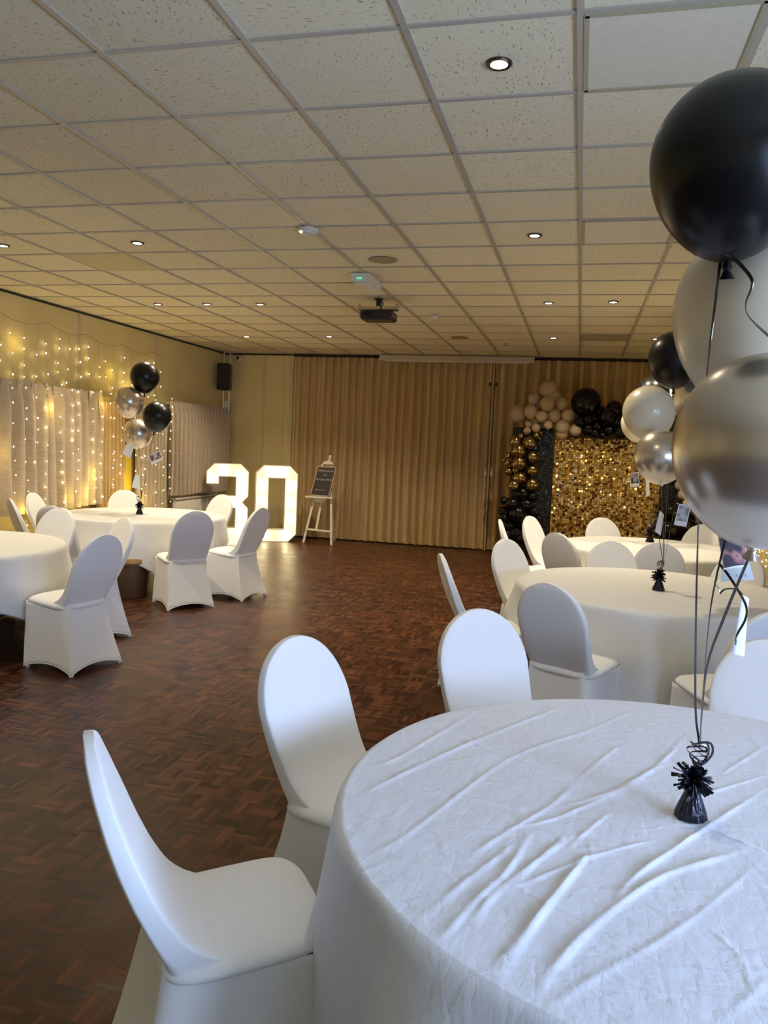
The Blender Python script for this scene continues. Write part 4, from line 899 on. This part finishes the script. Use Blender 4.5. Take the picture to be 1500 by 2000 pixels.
    ring = vs[nz*N:]; hm.tube([(x, y, z+.003) for x, y, z in ring] + [(ring[0][0], ring[0][1], ring[0][2]+.003)], .0032, 5); hm.build('hem', M['seam'], sk)
    for (x, y) in bot:
        f = MB(); f.lathe([(.013,.0),(.015,.003),(.013,.03),(.010,.05)], 10, (x*.92, y*.92, 0)); f.build('foot', M['seam'], t)
    return t
# name: (back-top x, y, table, yaw nudge in degrees, label)
CH = [
 (-1.03,1.50,'T1',17,'white covered chair nearest the camera at lower left, seen side on with its whole seat'),
 (-0.93,2.54,'T1',0,'white covered chair left of the nearest table, its tall back facing the camera'),
 (-0.38,3.30,'T1',6,'white covered chair directly behind the left rim of the nearest table, front towards the camera'),
 (0.76,3.23,'T1',6,'white covered chair cut by the right edge, just behind the nearest table'),
 (-0.12,4.12,'T2',0,'grey shaded chair seen from behind with seat tucked under the middle right table'),
 (0.93,3.87,'T2',8,'bright white chair at the right edge, backing on the chair behind the nearest table'),
 (-0.83,4.94,'T2',0,'thin edge-on white chair left of the middle right table, beside the open floor'),
 (-0.52,6.06,'T2',0,'white chair at the back left of the middle right table, facing the camera'),
 (0.28,6.44,'T2',0,'pale grey chair behind the middle right table, left of the balloon strings'),
 (1.23,6.26,'T2',0,'cream chair top at the right edge behind the middle right table, below the fairy lights'),
 (0.67,6.59,'T3',0,'dark grey chair back seen from behind, just behind the middle table weight'),
 (-0.15,6.80,'T3',0,'brownish grey chair back seen from behind at the left of the far right table'),
 (-0.48,8.41,'T3',0,'white chair at the left rim of the far right table before the black balloons'),
 (-0.73,7.75,'T3',0,'narrow white chair leftmost at the far right table, beside the black balloon heap'),
 (0.27,8.81,'T3',0,'white chair top in front of the gold sequins, behind the far right table'),
 (1.31,8.73,'T3',0,'cream chair top behind the far right table, right of the hanging instant photo'),
 (-3.41,6.60,'L1',0,'blue grey chair back seen squarely from behind in front of the far left table'),
 (-3.07,7.36,'L1',0,'white chair right of the far left table, seen from behind beside the glowing zero'),
 (-4.18,8.79,'L1',0,'white chair behind the far left table in front of the glowing three'),
 (-3.41,8.17,'L1',0,'white chair top peeking out behind the rightmost far left chair'),
 (-5.39,8.56,'L1',0,'white chair behind the far left table, straight under the balloon bunch'),
 (-5.79,7.39,'L1',0,'white chair by the left wall curtains, facing the camera between two other chairs'),
 (-5.41,6.58,'L1',0,'leftmost chair, leaning dark side with a thin white edge, by the fairy lights'),
 (-4.65,6.19,'L1',0,'brownish shaded chair back mostly hidden behind the cream chair between the left tables'),
 (-4.46,6.08,'L0',0,'cream white chair facing the camera between the two left tables'),
 (-3.56,5.70,'L0',16,'slim white chair seen from the side between the two left tables'),
 (-3.05,4.63,'L0',-6,'largest blue white chair on the left, seen from behind at the cut table'),
]
first = make_chair()
def kids(o): return list(o.children)
for i, (x, y, key, nud, lab) in enumerate(CH):
    if i == 0: t = first
    else:
        t = first.copy(); COL.objects.link(t)
        for c in kids(first):
            d = c.copy(); COL.objects.link(d); d.parent = t
            for e in kids(c): f = e.copy(); COL.objects.link(f); f.parent = d
    cx, cy = TABLES[key]; a = math.atan2(cy-y, cx-x) + math.radians(nud)
    # back-top sits .25 m behind the chair origin
    t.location = (x + .25*cos(a), y + .25*sin(a), 0); t.rotation_euler = (0, 0, a-PI/2)
    t['label'] = lab; t['category'] = 'chair'; t['group'] = 'white covered banquet chairs at the ' + {'T1':'nearest table','T2':'middle right table','T3':'far right table','L1':'far left table','L0':'left edge table'}[key]

# ------------------------------------------------------------------ lights
def area(name, loc, size, energy, color, rot, spread=None):
    l = bpy.data.lights.new(name, 'AREA'); l.shape = 'RECTANGLE'; l.size, l.size_y = size; l.energy = energy; l.color = color
    if spread: l.spread = spread
    o = bpy.data.objects.new(name, l); COL.objects.link(o); o.location = loc; o.rotation_euler = rot; return o
for (a, b_), kk in zip(WINS, (.35, 1.9, .6)):
    area('daylight', (XR+.16, (a+b_)/2, sum(WZ)/2), (WZ[1]-WZ[0], b_-a), DAY*kk, (.43,.605,1.0), (0, PI/2, 0))
for x, y, lab in DL:
    l = bpy.data.lights.new('downlight_or_fill_spot', 'SPOT'); l.energy = SPOT*(.45 if y < 4 else 1); l.color = (1,.85,.60); l.spot_size = math.radians(120); l.spot_blend = .7; l.shadow_soft_size = .035
    o = bpy.data.objects.new('downlight_or_fill_spot', l); COL.objects.link(o); o.location = (x, y, HCEIL-.02)
for (x, y) in ((-4.6, 2.6), (-4.6,-1.2)):  # added warm fill spots out of view, with no fittings of their own
    l = bpy.data.lights.new('downlight_or_fill_spot', 'SPOT'); l.energy = SPOT; l.color = (1,.85,.60); l.spot_size = math.radians(120); l.spot_blend = .7; l.shadow_soft_size = .035
    o = bpy.data.objects.new('downlight_or_fill_spot', l); COL.objects.link(o); o.location = (x, y, HCEIL-.02)
rl = random.Random(4)
for k in range(16):
    l = bpy.data.lights.new('fairy_glow', 'POINT'); l.color = (1,.72,.16); l.shadow_soft_size = .012
    y = rl.uniform(6.6, 10.1); z = rl.uniform(.5, 2.7); l.energy = FAIRY*(.4 if z > 2.2 else 1)
    o = bpy.data.objects.new('fairy_glow', l); COL.objects.link(o); o.location = (-5.90 if z > 2.2 else -5.72, y, z)
for k in range(4):
    l = bpy.data.lights.new('fairy_glow', 'POINT'); l.energy = FAIRY*.8; l.color = (1,.72,.2); l.shadow_soft_size = .012
    o = bpy.data.objects.new('fairy_glow', l); COL.objects.link(o); o.location = (XR-.09, 9.6+k*.7, .5+.2*(k%3))
wd = bpy.data.worlds.new('hall_world'); scn.world = wd; wd.use_nodes = True
wb = wd.node_tree.nodes['Background']; wb.inputs[0].default_value = (.62,.78,1,1); wb.inputs[1].default_value = 1.2

# ------------------------------------------------------------------ camera
cam = bpy.data.cameras.new('camera'); co = bpy.data.objects.new('camera', cam); COL.objects.link(co); scn.camera = co
yaw, pitch, roll = .240655, -.0840312, .0430548
cy_, sy_, cp, sp = cos(yaw), sin(yaw), cos(pitch), sin(pitch)
F = Vector((-sy_*cp, cy_*cp, sp)); Rr = Vector((cy_, sy_, 0)); U = Rr.cross(F)
R2 = Rr*cos(roll) + U*sin(roll); U2 = -Rr*sin(roll) + U*cos(roll)
Mx = Matrix((R2, U2, -F)).transposed().to_4x4(); Mx.translation = Vector((0, 0, 1.61)); co.matrix_world = Mx
cam.sensor_width = 36; cam.lens = 36*1532.04/2000; cam.clip_start = .05; cam.clip_end = 60
scn.view_settings.view_transform = 'Standard'; scn.view_settings.look = 'None'
scn.view_settings.exposure = EXPO; scn.view_settings.gamma = 1.08
scn.cycles.use_denoising = True
scn.cycles.sample_clamp_indirect = 6
scn.cycles.max_bounces = 6
scn.cycles.use_adaptive_sampling = True; scn.cycles.adaptive_threshold = .06
